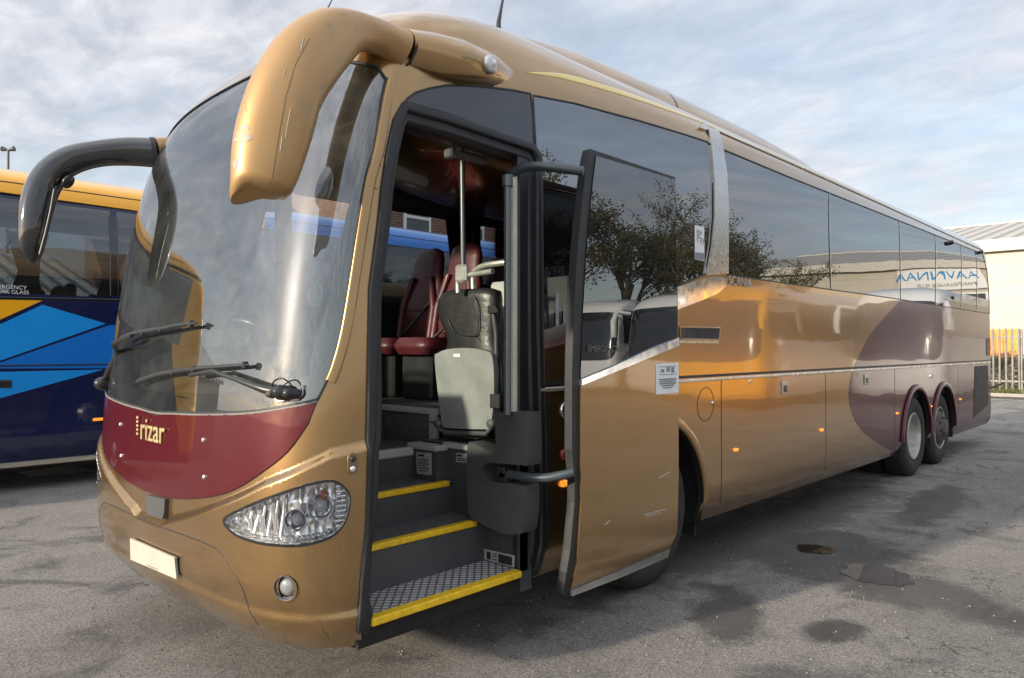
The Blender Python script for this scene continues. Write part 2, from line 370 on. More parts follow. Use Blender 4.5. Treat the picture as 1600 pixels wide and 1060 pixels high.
CREASE = (np.array([max(0, c[0]) for c in cu]), np.array([float(FZ(c[1])) for c in cu]))
cast, near = caster(S)
def PT(u, w, off=0.0):
    p = S(np.array([u]), np.array([w]))[0]; n = SN(np.array([u]), np.array([w]))[0]; return Vector(p + n * off), Vector(n)
def px(pts, step=12, closed=True): return [cast(q[0], q[1]) for q in dens(pts, step, closed)]
def wz(z): return float(np.interp(z, FZ(np.linspace(0, WMAX, 4000)), np.linspace(0, WMAX, 4000)))
def uy(y, z):
    w_ = wz(z); yc = float(FY(w_) + FD(w_)); return CAPL + (y - yc) / (YR - yc) * 13.0
def yz(pts, sgn=1, step=.12, closed=True): return [(sgn * uy(p[0], p[1]), wz(p[1])) for p in dens(pts, step, closed)]
def mirror(poly): return [(-a, b) for a, b in reversed(poly)]
def inpoly(P, poly):
    x, y = P[:, 0], P[:, 1]; ins = np.zeros(len(P), bool); n = len(poly)
    for i in range(n):
        x1, y1 = poly[i]; x2, y2 = poly[(i + 1) % n]
        if y1 == y2: continue
        c = ((y1 > y) != (y2 > y)) & (x < (x2 - x1) * (y - y1) / (y2 - y1) + x1); ins ^= c
    return ins
def inset(poly, d):
    n = len(poly); area = sum(poly[i][0] * poly[(i + 1) % n][1] - poly[(i + 1) % n][0] * poly[i][1] for i in range(n)); sg = 1 if area > 0 else -1
    out = []
    for i in range(n):
        a = Vector(poly[i - 1]); b = Vector(poly[i]); c = Vector(poly[(i + 1) % n])
        e1 = (b - a); e2 = (c - b)
        if e1.length < 1e-7 or e2.length < 1e-7: out.append(tuple(b)); continue
        n1 = Vector((-e1.y, e1.x)).normalized() * sg; n2 = Vector((-e2.y, e2.x)).normalized() * sg
        k = n1 + n2; k = k / max(.5, k.length_squared / 2) if k.length > 1e-6 else n1
        out.append(tuple(b + k * d))
    return out
def patch(name, mats, outer, holes=(), regions=(), off=0.0, thick=0.006, parent=None, gu=.12, gw=.09, F=None, FN=None, xf=None, capd=.05, fine=False):
    """a sheet of the body surface bounded by a polygon in surface coordinates, with real thickness"""
    F = F or S; FN = FN or SN
    verts = []; edges = []
    for poly in [outer] + list(holes) + [r[0] for r in regions]:
        b = len(verts); verts += [Vector(p) for p in poly]; n = len(poly); edges += [(b + i, b + (i + 1) % n) for i in range(n)]
    us = [p[0] for p in outer]; ws = [p[1] for p in outer]; u0, u1, w0, w1 = min(us), max(us), min(ws), max(ws)
    gx = []; x = u0 + 1e-3
    while x < u1:
        gx.append(x); x += capd if abs(x) < CAPL + .1 else gu
    gy = np.arange(w0 + .013, w1, gw); G = [(a + (.001 if j % 2 else 0), b) for a in gx for j, b in enumerate(gy)]
    if fine: G += [(a, b) for a in np.arange(-CAPL - .05, CAPL + .06, .03) for b in np.arange(.03, wz(1.3), .022)]
    if fine:
        for a in np.arange(-CAPL * 1.03, CAPL * 1.03, .02):
            zc_ = float(np.interp(abs(a), CREASE[0], CREASE[1])); G += [(a, wz(zc_ + dz_)) for dz_ in (-.018, -.011, -.004, .003, .010, .017, .024, .031, .038)]
            zl_ = .515 - .02 * abs(a); G += [(a + .001, wz(zl_ + dz_)) for dz_ in (-.018, -.009, 0, .009, .018, .027, .035)]
    G = np.array(G)
    if len(G):
        G = G[inpoly(G, outer)]
        for h in holes: G = G[~inpoly(G, h)]
        verts += [Vector(g) for g in G]
    vo, _, fo, _, _, _ = delaunay_2d_cdt(verts, edges, [], 0, 1e-6)
    V = np.array([(v.x, v.y) for v in vo]); T = np.array([f[:3] for f in fo]); Cn = V[T].mean(1)
    ok = inpoly(Cn, outer)
    for h in holes: ok &= ~inpoly(Cn, h)
    a_ = V[T[:, 1]] - V[T[:, 0]]; b_ = V[T[:, 2]] - V[T[:, 0]]; ar = a_[:, 0] * b_[:, 1] - a_[:, 1] * b_[:, 0]
    ok &= np.abs(ar) > 1e-9
    T = T[ok]; Cn = Cn[ok]; ar = ar[ok]; T[ar < 0] = T[ar < 0][:, ::-1]
    mi = np.zeros(len(T), int)
    for poly, k in regions: mi[inpoly(Cn, poly)] = k
    used = np.unique(T); rm = -np.ones(len(V), int); rm[used] = np.arange(len(used)); V = V[used]; T = rm[T]
    V[:, 1] = np.clip(V[:, 1], 0, WMAX)
    P = F(V[:, 0], V[:, 1]); Nn = FN(V[:, 0], V[:, 1]); po = P + Nn * off; pi_ = po - Nn * thick; n = len(V)
    E = {}
    for t in T:
        for i in range(3): E[(int(t[i]), int(t[(i + 1) % 3]))] = 1
    be = [e for e in E if (e[1], e[0]) not in E]
    fs = [tuple(map(int, t)) for t in T]; ms = list(map(int, mi)); nl = [Nn[i] for t in T for i in t]
    fs += [tuple(int(i) + n for i in t[::-1]) for t in T]; lin = len(mats) - 1 if isinstance(mats, list) and len(mats) > 1 else 0
    ms += [lin] * len(T); nl += [-Nn[i] for t in T for i in t[::-1]]
    Pall = np.concatenate([po, pi_])
    if xf is not None: Pall = xf(Pall)
    for a, b in be:
        fs.append((b, a, a + n, b + n)); ms.append(lin if lin else 0)
        fn = np.cross(Pall[a] - Pall[b], Pall[a + n] - Pall[a]); fn = fn / max(1e-9, np.linalg.norm(fn)); nl += [fn] * 4
    me = bpy.data.meshes.new(name); me.from_pydata([tuple(p) for p in Pall], [], fs)
    for m in (mats if isinstance(mats, list) else [mats]): me.materials.append(m)
    me.polygons.foreach_set('material_index', ms); me.polygons.foreach_set('use_smooth', [True] * len(fs))
    me.update()
    if len(me.loops) == len(nl): me.normals_split_custom_set([tuple(map(float, q)) for q in nl])
    o = bpy.data.objects.new(name, me); link(o, parent); return o
def strip(name, mat, path, width, parent=None, h=.004, base_off=-.002, closed=False, mb=None):
    """a raised ribbon following a path on the body surface"""
    U = np.array([p[0] for p in path]); W_ = np.array([p[1] for p in path]); P = S(U, W_); Nn = SN(U, W_)
    T = (np.roll(P, -1, 0) - np.roll(P, 1, 0)) if closed else np.gradient(P, axis=0)
    T /= np.maximum(1e-9, np.linalg.norm(T, axis=1, keepdims=True)); B = np.cross(Nn, T)
    wd = np.array(width) if hasattr(width, '__len__') else np.full(len(P), width)
    rings = []
    for i in range(len(P)):
        a = B[i] * wd[i] / 2; rings.append([P[i] - a + Nn[i] * base_off, P[i] - a * .9 + Nn[i] * h * .8, P[i] - a * .55 + Nn[i] * h, P[i] + a * .55 + Nn[i] * h, P[i] + a * .9 + Nn[i] * h * .8, P[i] + a + Nn[i] * base_off])
    if closed: rings.append(rings[0])
    own = mb is None; mb = mb or MB(); mb.loft(rings, 0, not closed)
    return mb.build(name, mat, parent) if own else mb

# ================================================================== GROUND
def asphalt():
    m, t, o = newmat('asphalt'); p = pr(t, Roughness=.85); P = pos(t)
    s = nd(t, 'ShaderNodeSeparateXYZ'); t.links.new(P, s.inputs[0])
    big = noise_(t, .33, 6, .6, .8); mid = noise_(t, 1.5, 8, .68, .5, P, (1, .45, 1)); fine = noise_(t, 75, 6, .8); grit = noise_(t, 230, 3, .7)
    c = mixc(t, rng_(t, big, .35, .65), (.225, .216, .202), (.36, .342, .312))
    c = mixc(t, rng_(t, mid, .42, .62, 0, .75), c, (.40, .38, .345))
    c = mixc(t, rng_(t, noise_(t, .9, 7, .72, 1.2), .52, .64, 0, .8), c, (.105, .104, .104))
    c = mixc(t, rng_(t, fine, .36, .56, .75, 0), c, (.07, .066, .063)); c = mixc(t, rng_(t, grit, .60, .72, 0, .7), c, (.55, .51, .45))
    c = mixc(t, rng_(t, grit, .40, .30, 0, .75), c, (.03, .029, .028))
    vs_ = nd(t, 'ShaderNodeTexVoronoi', i_Scale=110.0); t.links.new(P, vs_.inputs['Vector']); sc3 = nd(t, 'ShaderNodeSeparateColor'); t.links.new(vs_.outputs['Color'], sc3.inputs[0])
    st_ = nd(t, 'ShaderNodeVectorMath', operation='SCALE'); t.links.new(c, st_.inputs[0]); t.links.new(rng_(t, sc3.outputs[0], 0, 1, .66, 1.34), st_.inputs['Scale']); c = st_.outputs[0]
    v = nd(t, 'ShaderNodeTexVoronoi', feature='DISTANCE_TO_EDGE', i_Scale=5.5)
    nn = nd(t, 'ShaderNodeTexNoise', i_Scale=3.0, i_Detail=6.0); t.links.new(P, nn.inputs['Vector'])
    va = nd(t, 'ShaderNodeVectorMath', operation='MULTIPLY_ADD'); va.inputs[1].default_value = (.35,) * 3; t.links.new(nn.outputs['Color'], va.inputs[0]); t.links.new(P, va.inputs[2]); t.links.new(va.outputs[0], v.inputs['Vector'])
    crm = rng_(t, noise_(t, .45, 3, .5, 0, P, (1, 1, 1)), .50, .58)
    def blob(cx, cy, a, b, ang):
        ca, sa = math.cos(ang), math.sin(ang); dx = m_(t, 'SUBTRACT', s.outputs[0], cx); dy = m_(t, 'SUBTRACT', s.outputs[1], cy)
        x_ = m_(t, 'DIVIDE', m_(t, 'ADD', m_(t, 'MULTIPLY', dx, ca), m_(t, 'MULTIPLY', dy, sa)), a); y_ = m_(t, 'DIVIDE', m_(t, 'SUBTRACT', m_(t, 'MULTIPLY', dy, ca), m_(t, 'MULTIPLY', dx, sa)), b)
        return m_(t, 'SQRT', m_(t, 'ADD', m_(t, 'MULTIPLY', x_, x_), m_(t, 'MULTIPLY', y_, y_)))
    crm = m_(t, 'MAXIMUM', m_(t, 'MULTIPLY', crm, .5), m_(t, 'MULTIPLY', rng_(t, m_(t, 'MINIMUM', blob(1.75, 4.45, .9, .4, -.2), blob(1.0, 10.6, 1.3, .9, 0)), 1.2, .5), 1.6))
    cr = m_(t, 'MULTIPLY', m_(t, 'LESS_THAN', v.outputs['Distance'], m_(t, 'MULTIPLY', noise_(t, 5, 4, .7), .022)), m_(t, 'MULTIPLY', crm, rng_(t, noise_(t, 2.3, 5, .7), .45, .58)))
    v2 = nd(t, 'ShaderNodeTexVoronoi', feature='DISTANCE_TO_EDGE', i_Scale=.42); va2 = nd(t, 'ShaderNodeVectorMath', operation='MULTIPLY_ADD'); va2.inputs[1].default_value = (1.3,) * 3
    t.links.new(nn.outputs['Color'], va2.inputs[0]); t.links.new(P, va2.inputs[2]); t.links.new(va2.outputs[0], v2.inputs['Vector'])
    cr = m_(t, 'MAXIMUM', cr, m_(t, 'MULTIPLY', m_(t, 'LESS_THAN', v2.outputs['Distance'], .003), rng_(t, noise_(t, .7, 3), .5, .55)))
    c = mixc(t, m_(t, 'MULTIPLY', cr, .85), c, (.03, .028, .026))
    # wet ground round the puddles, plus painted shade under the coach
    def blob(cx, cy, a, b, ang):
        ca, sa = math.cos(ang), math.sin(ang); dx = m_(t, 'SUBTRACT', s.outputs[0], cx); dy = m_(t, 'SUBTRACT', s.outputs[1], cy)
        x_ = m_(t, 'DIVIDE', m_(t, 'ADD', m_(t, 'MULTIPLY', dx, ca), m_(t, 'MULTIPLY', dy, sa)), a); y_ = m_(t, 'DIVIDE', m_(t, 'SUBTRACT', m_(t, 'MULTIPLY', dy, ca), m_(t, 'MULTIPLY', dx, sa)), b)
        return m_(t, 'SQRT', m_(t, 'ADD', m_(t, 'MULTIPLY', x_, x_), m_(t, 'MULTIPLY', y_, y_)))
    dmin = m_(t, 'MINIMUM', blob(-.25, 6.8, .5, 3.6, 0), m_(t, 'MINIMUM', blob(1.0, 5.6, 1.5, .42, -.18), blob(.35, 6.2, .95, .75, -.3)))  # first blob darkens the colour along the skirt as under-coach shade
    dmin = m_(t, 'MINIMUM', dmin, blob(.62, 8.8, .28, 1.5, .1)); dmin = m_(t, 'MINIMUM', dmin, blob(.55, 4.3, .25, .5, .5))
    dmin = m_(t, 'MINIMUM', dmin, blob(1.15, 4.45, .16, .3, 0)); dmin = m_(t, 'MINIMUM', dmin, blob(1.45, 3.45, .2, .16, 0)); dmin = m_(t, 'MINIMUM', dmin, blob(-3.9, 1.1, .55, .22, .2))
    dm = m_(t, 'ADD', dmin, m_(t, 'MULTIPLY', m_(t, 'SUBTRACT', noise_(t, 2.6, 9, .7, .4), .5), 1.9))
    wet_shade = rng_(t, dm, 1.08, .66)
    c = mixc(t, m_(t, 'MULTIPLY', wet_shade, m_(t, 'ADD', .55, m_(t, 'MULTIPLY', rng_(t, mid, .3, .7), .4))), c, (.045, .045, .047)); t.links.new(c, p.inputs['Base Color'])
    t.links.new(m_(t, 'SUBTRACT', .88, m_(t, 'MULTIPLY', wet_shade, m_(t, 'MULTIPLY', rng_(t, dm, .9, .5), .35))), p.inputs['Roughness'])
    h = m_(t, 'ADD', m_(t, 'MULTIPLY', grit, .55), m_(t, 'ADD', m_(t, 'MULTIPLY', fine, .5), m_(t, 'MULTIPLY', cr, -1.5)))
    t.links.new(bump(t, h, 1.0, .02), p.inputs['Normal']); t.links.new(p.outputs[0], o.inputs[0]); return m
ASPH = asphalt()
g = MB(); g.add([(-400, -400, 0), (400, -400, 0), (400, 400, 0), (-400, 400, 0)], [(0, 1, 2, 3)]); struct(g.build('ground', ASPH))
def puddle(cx, cy, a, b, seed):
    m = MATS.get('puddle_water')
    if not m:
        m, t, o = newmat('puddle_water'); p = pr(t, Roughness=.02, Specular_IOR_Level=.6)
        t.links.new(mixc(t, rng_(t, noise_(t, 6, 4), .3, .7), (.03, .024, .018), (.05, .04, .03)), p.inputs['Base Color'])
        t.links.new(bump(t, noise_(t, 5, 2), .05, .01), p.inputs['Normal']); t.links.new(p.outputs[0], o.inputs[0]); MATS['puddle_water'] = m
    pts = []
    for k in range(64):
        q = 2 * math.pi * k / 64; r = 1 + .40 * mnoise.noise(Vector((math.cos(q) * 1.6, math.sin(q) * 1.2, seed))) + .16 * mnoise.noise(Vector((math.cos(q) * 6, math.sin(q) * 6, seed)))
        pts.append((cx + RT.x * a * r * math.cos(q) + FW.x * b * r * math.sin(q), cy + RT.y * a * r * math.cos(q) + FW.y * b * r * math.sin(q), .005))
    struct(MB().add(pts, [tuple(range(64))]).build('puddle', m))
puddle(.99, 5.77, .225, .26, 1.0); puddle(.39, 6.14, .17, .13, 5.0)
gr_ = MB(); r_ = random.Random(21); STN = [simple('stone_pale', (.22, .21, .195), .9), simple('stone_dark', (.09, .088, .085), .9)]
for k in range(1200):
    if k < 900: y_ = r_.uniform(1.2, 7.5); x_ = r_.uniform(-4.5, 3.2)
    else: x_ = r_.gauss(.4, .9); y_ = r_.gauss(3.4, 1.6)
    s = r_.uniform(.003, .0075) * (1.6 if r_.random() < .06 else 1); q0 = r_.uniform(0, 6.28)
    b_ = [(x_ + s * math.cos(q0 + i * 1.257) * r_.uniform(.7, 1.2), y_ + s * math.sin(q0 + i * 1.257) * r_.uniform(.7, 1.2), 0) for i in range(5)]; t_ = [(x_ + (p[0] - x_) * .6, y_ + (p[1] - y_) * .6, s * r_.uniform(.7, 1.1)) for p in b_]
    gr_.loft([b_, t_], 0 if r_.random() < .6 else 1, True, False)
o_ = gr_.build('loose_grit', STN); struct(o_, 'stuff'); o_['label'] = 'loose grit and small stones scattered over the tarmac'
# worn white slab beyond the neighbouring coach
q = [atz(a, b, .004) for a, b in ((28, 738), (45, 746), (150, 736), (112, 726))]
SLAB = simple('worn_white_paint', (.80, .79, .75), .8, var=.15, vs=5)
struct(MB().add([(p.x, p.y, .004) for p in q], [(0, 1, 2, 3)]).build('road_marking', SLAB))

# ================================================================== THE GOLD COACH
bus = thing('coach', (-1.275, 8.3, 0), 'gold and maroon touring coach parked with its front passenger door open', 'coach')
DX = {}
# --- outlines (traced on the body)
# windscreen: near half traced, far half mirrored
wsb = A3((245, 113)) + B8((450, 850), (600, 855), (850, 850), (1000, 835), (1200, 800), (1310, 775))
wsr = B8((1340, 715), (1390, 600), (1440, 420), (1480, 200), (1510, 0)) + A4((665, 1060), (700, 850), (740, 700), (775, 480), (797, 375))
wst = [(596, 108), (575, 101), (545, 96)]
def half(pts, n=5): return [cast(p[0], p[1]) for p in crspl(pts, n)]
hb = half(wsb); hr = half(wsr, 4); ht = half(wst, 3)
ut, wt = ht[-1]; wtop = wz(3.16)
top = [(ut * (1 - k / 12), wt + (wtop - wt) * (1 - (1 - k / 12)**2)) for k in range(1, 13)]
nh = [(max(0, a), b) for a, b in hb if a > .02]; wbc = hb[0][1]
WS = [(0, wbc)] + nh + hr[1:] + ht[1:] + top; WSfull = WS + [(-a, b) for a, b in reversed(WS) if a > 1e-6]
# maroon panel
mp_t = A3((245, 123)) + [(p[0], p[1] + 3) for p in B8((450, 850), (600, 855), (850, 850), (1000, 835), (1200, 802))] + A3((898, 66))
mp_b = A3((860, 160), (780, 270), (680, 350), (590, 408), (505, 440), (400, 453), (330, 450), (280, 442))
m1 = half(mp_t, 3); m2 = half(mp_b, 4)
MRh = [(0, m1[0][1])] + [p for p in m1 if p[0] > .02] + m2[:-1]; MRh = [p for p in MRh if p[0] >= 0]; wlow = min(p[1] for p in MRh)
MRh = MRh + [(0, wlow)]; MR = MRh + [(-a, b) for a, b in reversed(MRh) if a > 1e-6]
# headlight
HLp = A3((528, 537), (600, 492), (700, 450), (800, 415), (880, 391), (955, 381), (1003, 405), (1027, 445), (1022, 505), (1000, 560), (960, 600), (900, 625), (820, 640), (720, 637), (640, 622), (570, 592))
HL = [cast(p[0], p[1]) for p in crspl(HLp, 4, True)]; HLm = mirror(HL)
# door opening
DOp = [(566, 1020)] + [(564, 985), (567, 955), (574, 836), (577, 760), (583, 450), (596, 350), (601, 297), (610, 235), (620, 190), (633, 166)] + [(700, 185), (832, 231), (842, 245), (843, 500), (848, 700), (849, 850), (838, 893), (826, 930)]
DO = []
for q in dens(DOp, 14): DO.append(cast(q[0], q[1]))
DO = [(a, -.02) if (FZ(b) < .352) else (a, b) for a, b in DO]
_lo = [a for a, b in DO if b < 0]; DO = [p for p in DO if p[1] >= 0]; 
# keep polygon order: bottom points are at the start and the end
DO = [(min([p[0] for p in DO[:3]]), -.02)] + DO + [(DO[-1][0], -.02)] if True else DO
# smoked fascia over the door
FAp = A4((885, 500), (895, 470), (935, 440), (1000, 420), (1080, 405), (1180, 405), (1300, 415), (1400, 428), (1482, 444), (1495, 560), (1498, 695), (1200, 597))
FA = px(FAp, 8)
# window band: front quarter window, then the long run
W1p = [(833, 149), (900, 162), (1000, 189), (1070, 210), (1106, 222)] + B2((832, 470), (833, 600), (833, 740), (822, 860), (803, 975)) + [(1060, 448), (1000, 469), (940, 489), (880, 506), (845, 516)] + [(843, 400), (838, 240)]
W1 = px(W1p, 10)
ZT, ZB = 3.185, 2.135
zwb = lambda y: 2.135
w2y = [5.83, 8.0, 9.86, 11.22, 12.5, 13.62, 14.75]
strapL = B2((790, 350), (805, 372), (822, 470), (832, 600), (833, 740), (822, 860), (800, 982)); strapR = B2((890, 975), (891, 700), (884, 560), (864, 430), (840, 356), (815, 346))
ST = px(strapL + strapR, 8)
def top_px(x): return 225 + (400 - 225) / (1542 - 1118) * (x - 1118)
WL = px([(1126, 232)] + [(x, 235 + (397 - 235) * (x - 1128) / (1536 - 1128)) for x in (1230, 1340, 1440, 1536)] + [(1546, 440), (1549, 491), (1400, 467), (1250, 446), (1137, 430), (1137, 330)], 12)
arch = []
for yc_, rr in ((4.38, .63), (10.58, .61), (11.93, .60)):
    zc_ = .50; a = [(yc_ - rr, -.5)] + [(yc_ - rr * math.cos(q), zc_ + rr * 1.02 * math.sin(q)) for q in [math.pi * k / 28 for k in range(29)]] + [(yc_ + rr, -.5)]
    a = [(y, z) for y, z in a]; poly = []
    for y, z in a: poly.append((uy(y, max(z, .34)), wz(z) if z > .34 else -.02))
    arch.append(poly)
archm = [mirror(p) for p in arch]
# far side windows
FWN = yz([(2.65, 2.0), (5.6, 2.12), (14.7, 2.12), (14.6, 3.14), (5.6, 3.14), (3.2, 3.05), (2.85, 2.8)], -1)
FWN = FWN
outer = [(-UMAX, 0)] + [(u, 0) for u in np.arange(-14.3, 14.4, .3)] + [(UMAX, 0)] + [(UMAX, w_) for w_ in np.arange(.2, WMAX - .05, .15)] + [(UMAX, WMAX)] + [(-UMAX, WMAX)] + [(-UMAX, w_) for w_ in np.arange(WMAX - .1, .1, -.15)]
# plum rear graphic (paint region)
GRp = B3((895, 447), (830, 520), (770, 590), (735, 650), (700, 720), (672, 800), (665, 900), (690, 990), (730, 1045)) + B5((300, 510), (400, 585), (500, 640))
gr = [cast(p[0], p[1]) for p in crspl(GRp, 4)]
GR = [(gr[0][0] + .02, gr[0][1] + .04)] + gr + [(gr[-1][0] + .05, -.05), (UMAX + .1, -.05), (UMAX + .1, gr[0][1] + .04)]
fog_c = [cast(*p) for p in A3((773, 806))][0]
def circ(c, r, n=28): return [(c[0] + r * math.cos(2 * math.pi * k / n), c[1] + r * math.sin(2 * math.pi * k / n)) for k in range(n)]
FG = circ(fog_c, .052); FGm = mirror(FG)
body = patch('body_shell', [GOLD, PLUM, DARK], outer, holes=[WSfull, DO, FA, W1, WL, FWN, HL, HLm, FG, FGm] + arch + archm, regions=[(GR, 1)], thick=.035, parent=bus, gu=.25, gw=.035, capd=.05, fine=True)
# rear wall
ws_ = np.linspace(0, WMAX, 50); rp = S(np.full(50, UMAX), ws_); lp = S(np.full(50, -UMAX), ws_)
ring = [Vector(p) for p in rp] + [Vector(p) for p in lp[::-1]]; r2_ = [Vector((XC + (p.x - XC) * .93, p.y + .12, p.z * .99 + .02)) for p in ring]
MB().loft([ring, r2_], 0, False).add(r2_, [tuple(range(len(r2_)))], 0).build('rear_panel', PLUM, bus)
# glass
patch('windscreen', WINDS, inset(WSfull, .004), off=-.006, thick=.0, parent=bus, gw=.07) if False else None
def sheet(name, mat, outer, off, parent, **k):
    o = patch(name, mat, outer, off=off, thick=.006, parent=parent, **k)
    me = o.data; n = len(me.vertices) // 2
    return o
# single-skin glass so that it reflects once
def skin(name, mat, outer, off, parent, holes=(), **k):
    o = patch(name, mat, outer, holes=holes, off=off, thick=.004, parent=parent, **k); me = o.data
    bm = bmesh.new(); bm.from_mesh(me); bm.faces.ensure_lookup_table(); nv = len(bm.verts) // 2; bm.verts.ensure_lookup_table()
    dead = [v for v in bm.verts if v.index >= nv]; bmesh.ops.delete(bm, geom=dead, context='VERTS')
    me2 = bpy.data.meshes.new(name); bm.to_mesh(me2); bm.free(); me2.materials.append(mat)
    for p in me2.polygons: p.use_smooth = True
    o.data = me2; co = np.zeros(len(me2.vertices) * 3); me2.vertices.foreach_get('co', co)
    uw = getattr(skin, 'dummy', None)
    nn = [near_normal(v.co) for v in me2.vertices]; me2.normals_split_custom_set_from_vertices(nn); return o
def near_normal(p):
    u, w_ = near(p); n = SN(np.array([u]), np.array([w_]))[0]; return tuple(map(float, n))
ws_glass = skin('windscreen', WINDS, WSfull, -.004, bus)
# black band printed round the windscreen, drawn as a ring just inside the glass
def ring_patch(name, mat, poly, d, off, parent, thick=.004, inner=None): return patch(name, mat, poly, holes=[inner or inset(poly, d)], off=off, thick=thick, parent=parent)
# inner boundary of the band: wide at the bottom and along the sides
ib = half([(p[0], p[1]) for p in B8((300, 722), (600, 735), (850, 728), (1000, 700), (1180, 655), (1262, 630))], 4)
ir = half(B8((1262, 560), (1300, 400), (1370, 200), (1405, 0)) + A4((600, 1060), (650, 850), (690, 650), (740, 480), (765, 375), (745, 335)), 4)
it = half([(570, 113), (545, 108)], 2); ut2, wt2 = it[-1]; wtop2 = wz(3.115)
IN = [(0, ib[0][1])] + [p for p in ib if p[0] > .05] + ir + it[1:] + [(ut2 * (1 - k / 10), wt2 + (wtop2 - wt2) * (1 - (1 - k / 10)**2)) for k in range(1, 11)]
INf = IN + [(-a, b) for a, b in reversed(IN) if a > 1e-6]
patch('windscreen_band', BLACKGL, inset(WSfull, .006), holes=[INf], off=-.008, thick=.004, parent=ws_glass)
strip('windscreen_seal', BLACK, WSfull, .014, ws_glass, h=.004, closed=True)
# rolled pillar bead beside the windscreen
bead = [(a + .034 + .012 * (k / len(hr)), b) for k, (a, b) in enumerate(hr[2:])]
strip('pillar_bead', GOLD, bead, .050, bus, h=.011, base_off=-.006)
strip('pillar_bead', GOLD, mirror(bead), .050, bus, h=.011, base_off=-.006)
# light strip below the glass
strip('cowl_trim', simple('cowl_grey', (.16, .15, .14), .5), [(a, b - .004) for a, b in mirror(nh) + nh if True] if False else sorted([(s_ * a, b - .008) for a, b in nh for s_ in (1, -1)]), .012, bus, h=.006)
patch('front_panel', MAROON, MR, off=.006, thick=.012, parent=bus)
strip('panel_gap', BLACK, MR, .007, bus, h=.002, closed=True)
# smoked fascia and windows
patch('door_fascia', FASCIA, FA, off=-.001, thick=.02, parent=bus)
strip('fascia_seal', BLACK, FA, .012, bus, h=.003, closed=True)
w1 = skin('side_window', TINT, W1, -.003, bus, gw=.04); 
patch('window_band', FASCIA, inset(W1, .003), holes=[inset(W1, .075)], off=-.008, thick=.006, parent=w1); strip('window_seal', BLACK, W1, .010, w1, h=.003, closed=True)
wl = skin('side_window', TINT, WL, -.003, bus, gw=.04, gu=.3); strip('window_seal', BLACK, WL, .012, wl, h=.003, closed=True)
patch('window_band', FASCIA, inset(WL, .003), holes=[inset(WL, .06)], off=-.008, thick=.006, parent=wl)
for xp0, xp1 in ((1296, 1299), (1405, 1408), (1461, 1462), (1501, 1502), (1525, 1526)):
    a = cast(xp0, top_px(xp0) + 2); b = cast(xp1, 430 + (490 - 430) * (xp1 - 1137) / (1548 - 1137))
    strip('window_divider', BLACKGL, [(a[0] + (b[0] - a[0]) * k / 8, a[1] + (b[1] - a[1]) * k / 8) for k in range(9)], .035, wl, h=.0015)
fw = skin('side_window', glass('far_glass', (.62, .66, .66), 1.4, .02, .0), FWN, -.003, bus)
for yy in (2.95, 5.0, 7.2, 9.4, 11.6, 13.4):
    MB().box((-2.50, yy - .05, 2.05), (-2.42, yy + .05, 3.2)).build('window_pillar', DARK, bus)
# silver strap and swoosh
patch('silver_strap', BRUSH, ST, off=.016, thick=.03, parent=bus, gu=.06, gw=.025)
SWp = [(843, 518), (880, 506), (940, 488), (1000, 469), (1060, 448), (1100, 436), (1118, 431), (1136, 434)] + [(1134, 447), (1120, 459), (1090, 472), (1060, 483), (1000, 506), (940, 524), (880, 538), (844, 546)]
patch('silver_trim', BRUSH if False else CHROME, px(SWp, 8), off=.008, thick=.016, parent=bus)
# roof pinstripe (widening to a point at the front)
pp = crspl([(824, 114), (880, 120), (950, 139), (1020, 162), (1095, 190), (1140, 211), (1220, 246), (1340, 300), (1440, 347), (1528, 386)], 12); pth = [cast(p[0], p[1]) for p in pp]
wd = [.004 + .044 * min(1, k / 15) * (1 if k < 42 else max(.5, 1 - (k - 42) / 72)) for k in range(len(pth))]
strip('pinstripe', PINST, pth, wd, bus, h=.0035, base_off=-.01)
strip('gutter', GREYL, [cast(p[0], p[1]) for p in dens([(1122, 206), (1240, 258), (1400, 330), (1532, 390)], 15, False)], .012, bus, h=.010)
# waist rail, panel gaps
zr = 1.432
rail_u0 = cast(843, 603)[0]
strip('waist_rail', BLACK, [(u, wz(zr + .012)) for u in np.linspace(rail_u0, UMAX - .02, 80)], .022, bus, h=.003)
strip('waist_highlight_trim', simple('gold_trim', (.80, .70, .56), .25, .35, coat=.6), [(u, wz(zr - .016)) for u in np.linspace(rail_u0, UMAX - .02, 80)], .026, bus, h=.014)
def vgap(x_, z0=.36, z1=1.41, w_=.012):
    p0 = atx(x_, 600, 0); y_ = p0.y
    strip('panel_gap', BLACK, [(uy(y_, z), wz(z)) for z in np.linspace(z0, z1, 12)], w_, bus, h=.0015)
for x_ in (1127, 1290, 1398): vgap(x_)
vgap(857, .36, 1.95)
for y_ in (12.75,): strip('panel_gap', BLACK, [(uy(y_, z), wz(z)) for z in np.linspace(.36, 1.41, 12)], .008, bus, h=.0015)
# bumper shut lines
bl = [cast(p[0], p[1]) for p in crspl(A3((95, 498), (160, 512), (240, 548), (400, 607), (470, 635), (505, 655), (545, 705), (600, 800), (623, 872), (628, 890), (665, 950)), 5)]
bl = [p for p in bl if p[0] > 0]; bl = [(0, bl[0][1])] + bl
strip('panel_gap', BLACK, sorted([(-a, b) for a, b in bl if a > 0]) + bl if False else [(-a, b) for a, b in reversed(bl) if a > 0] + bl, .006, bus, h=.0012)
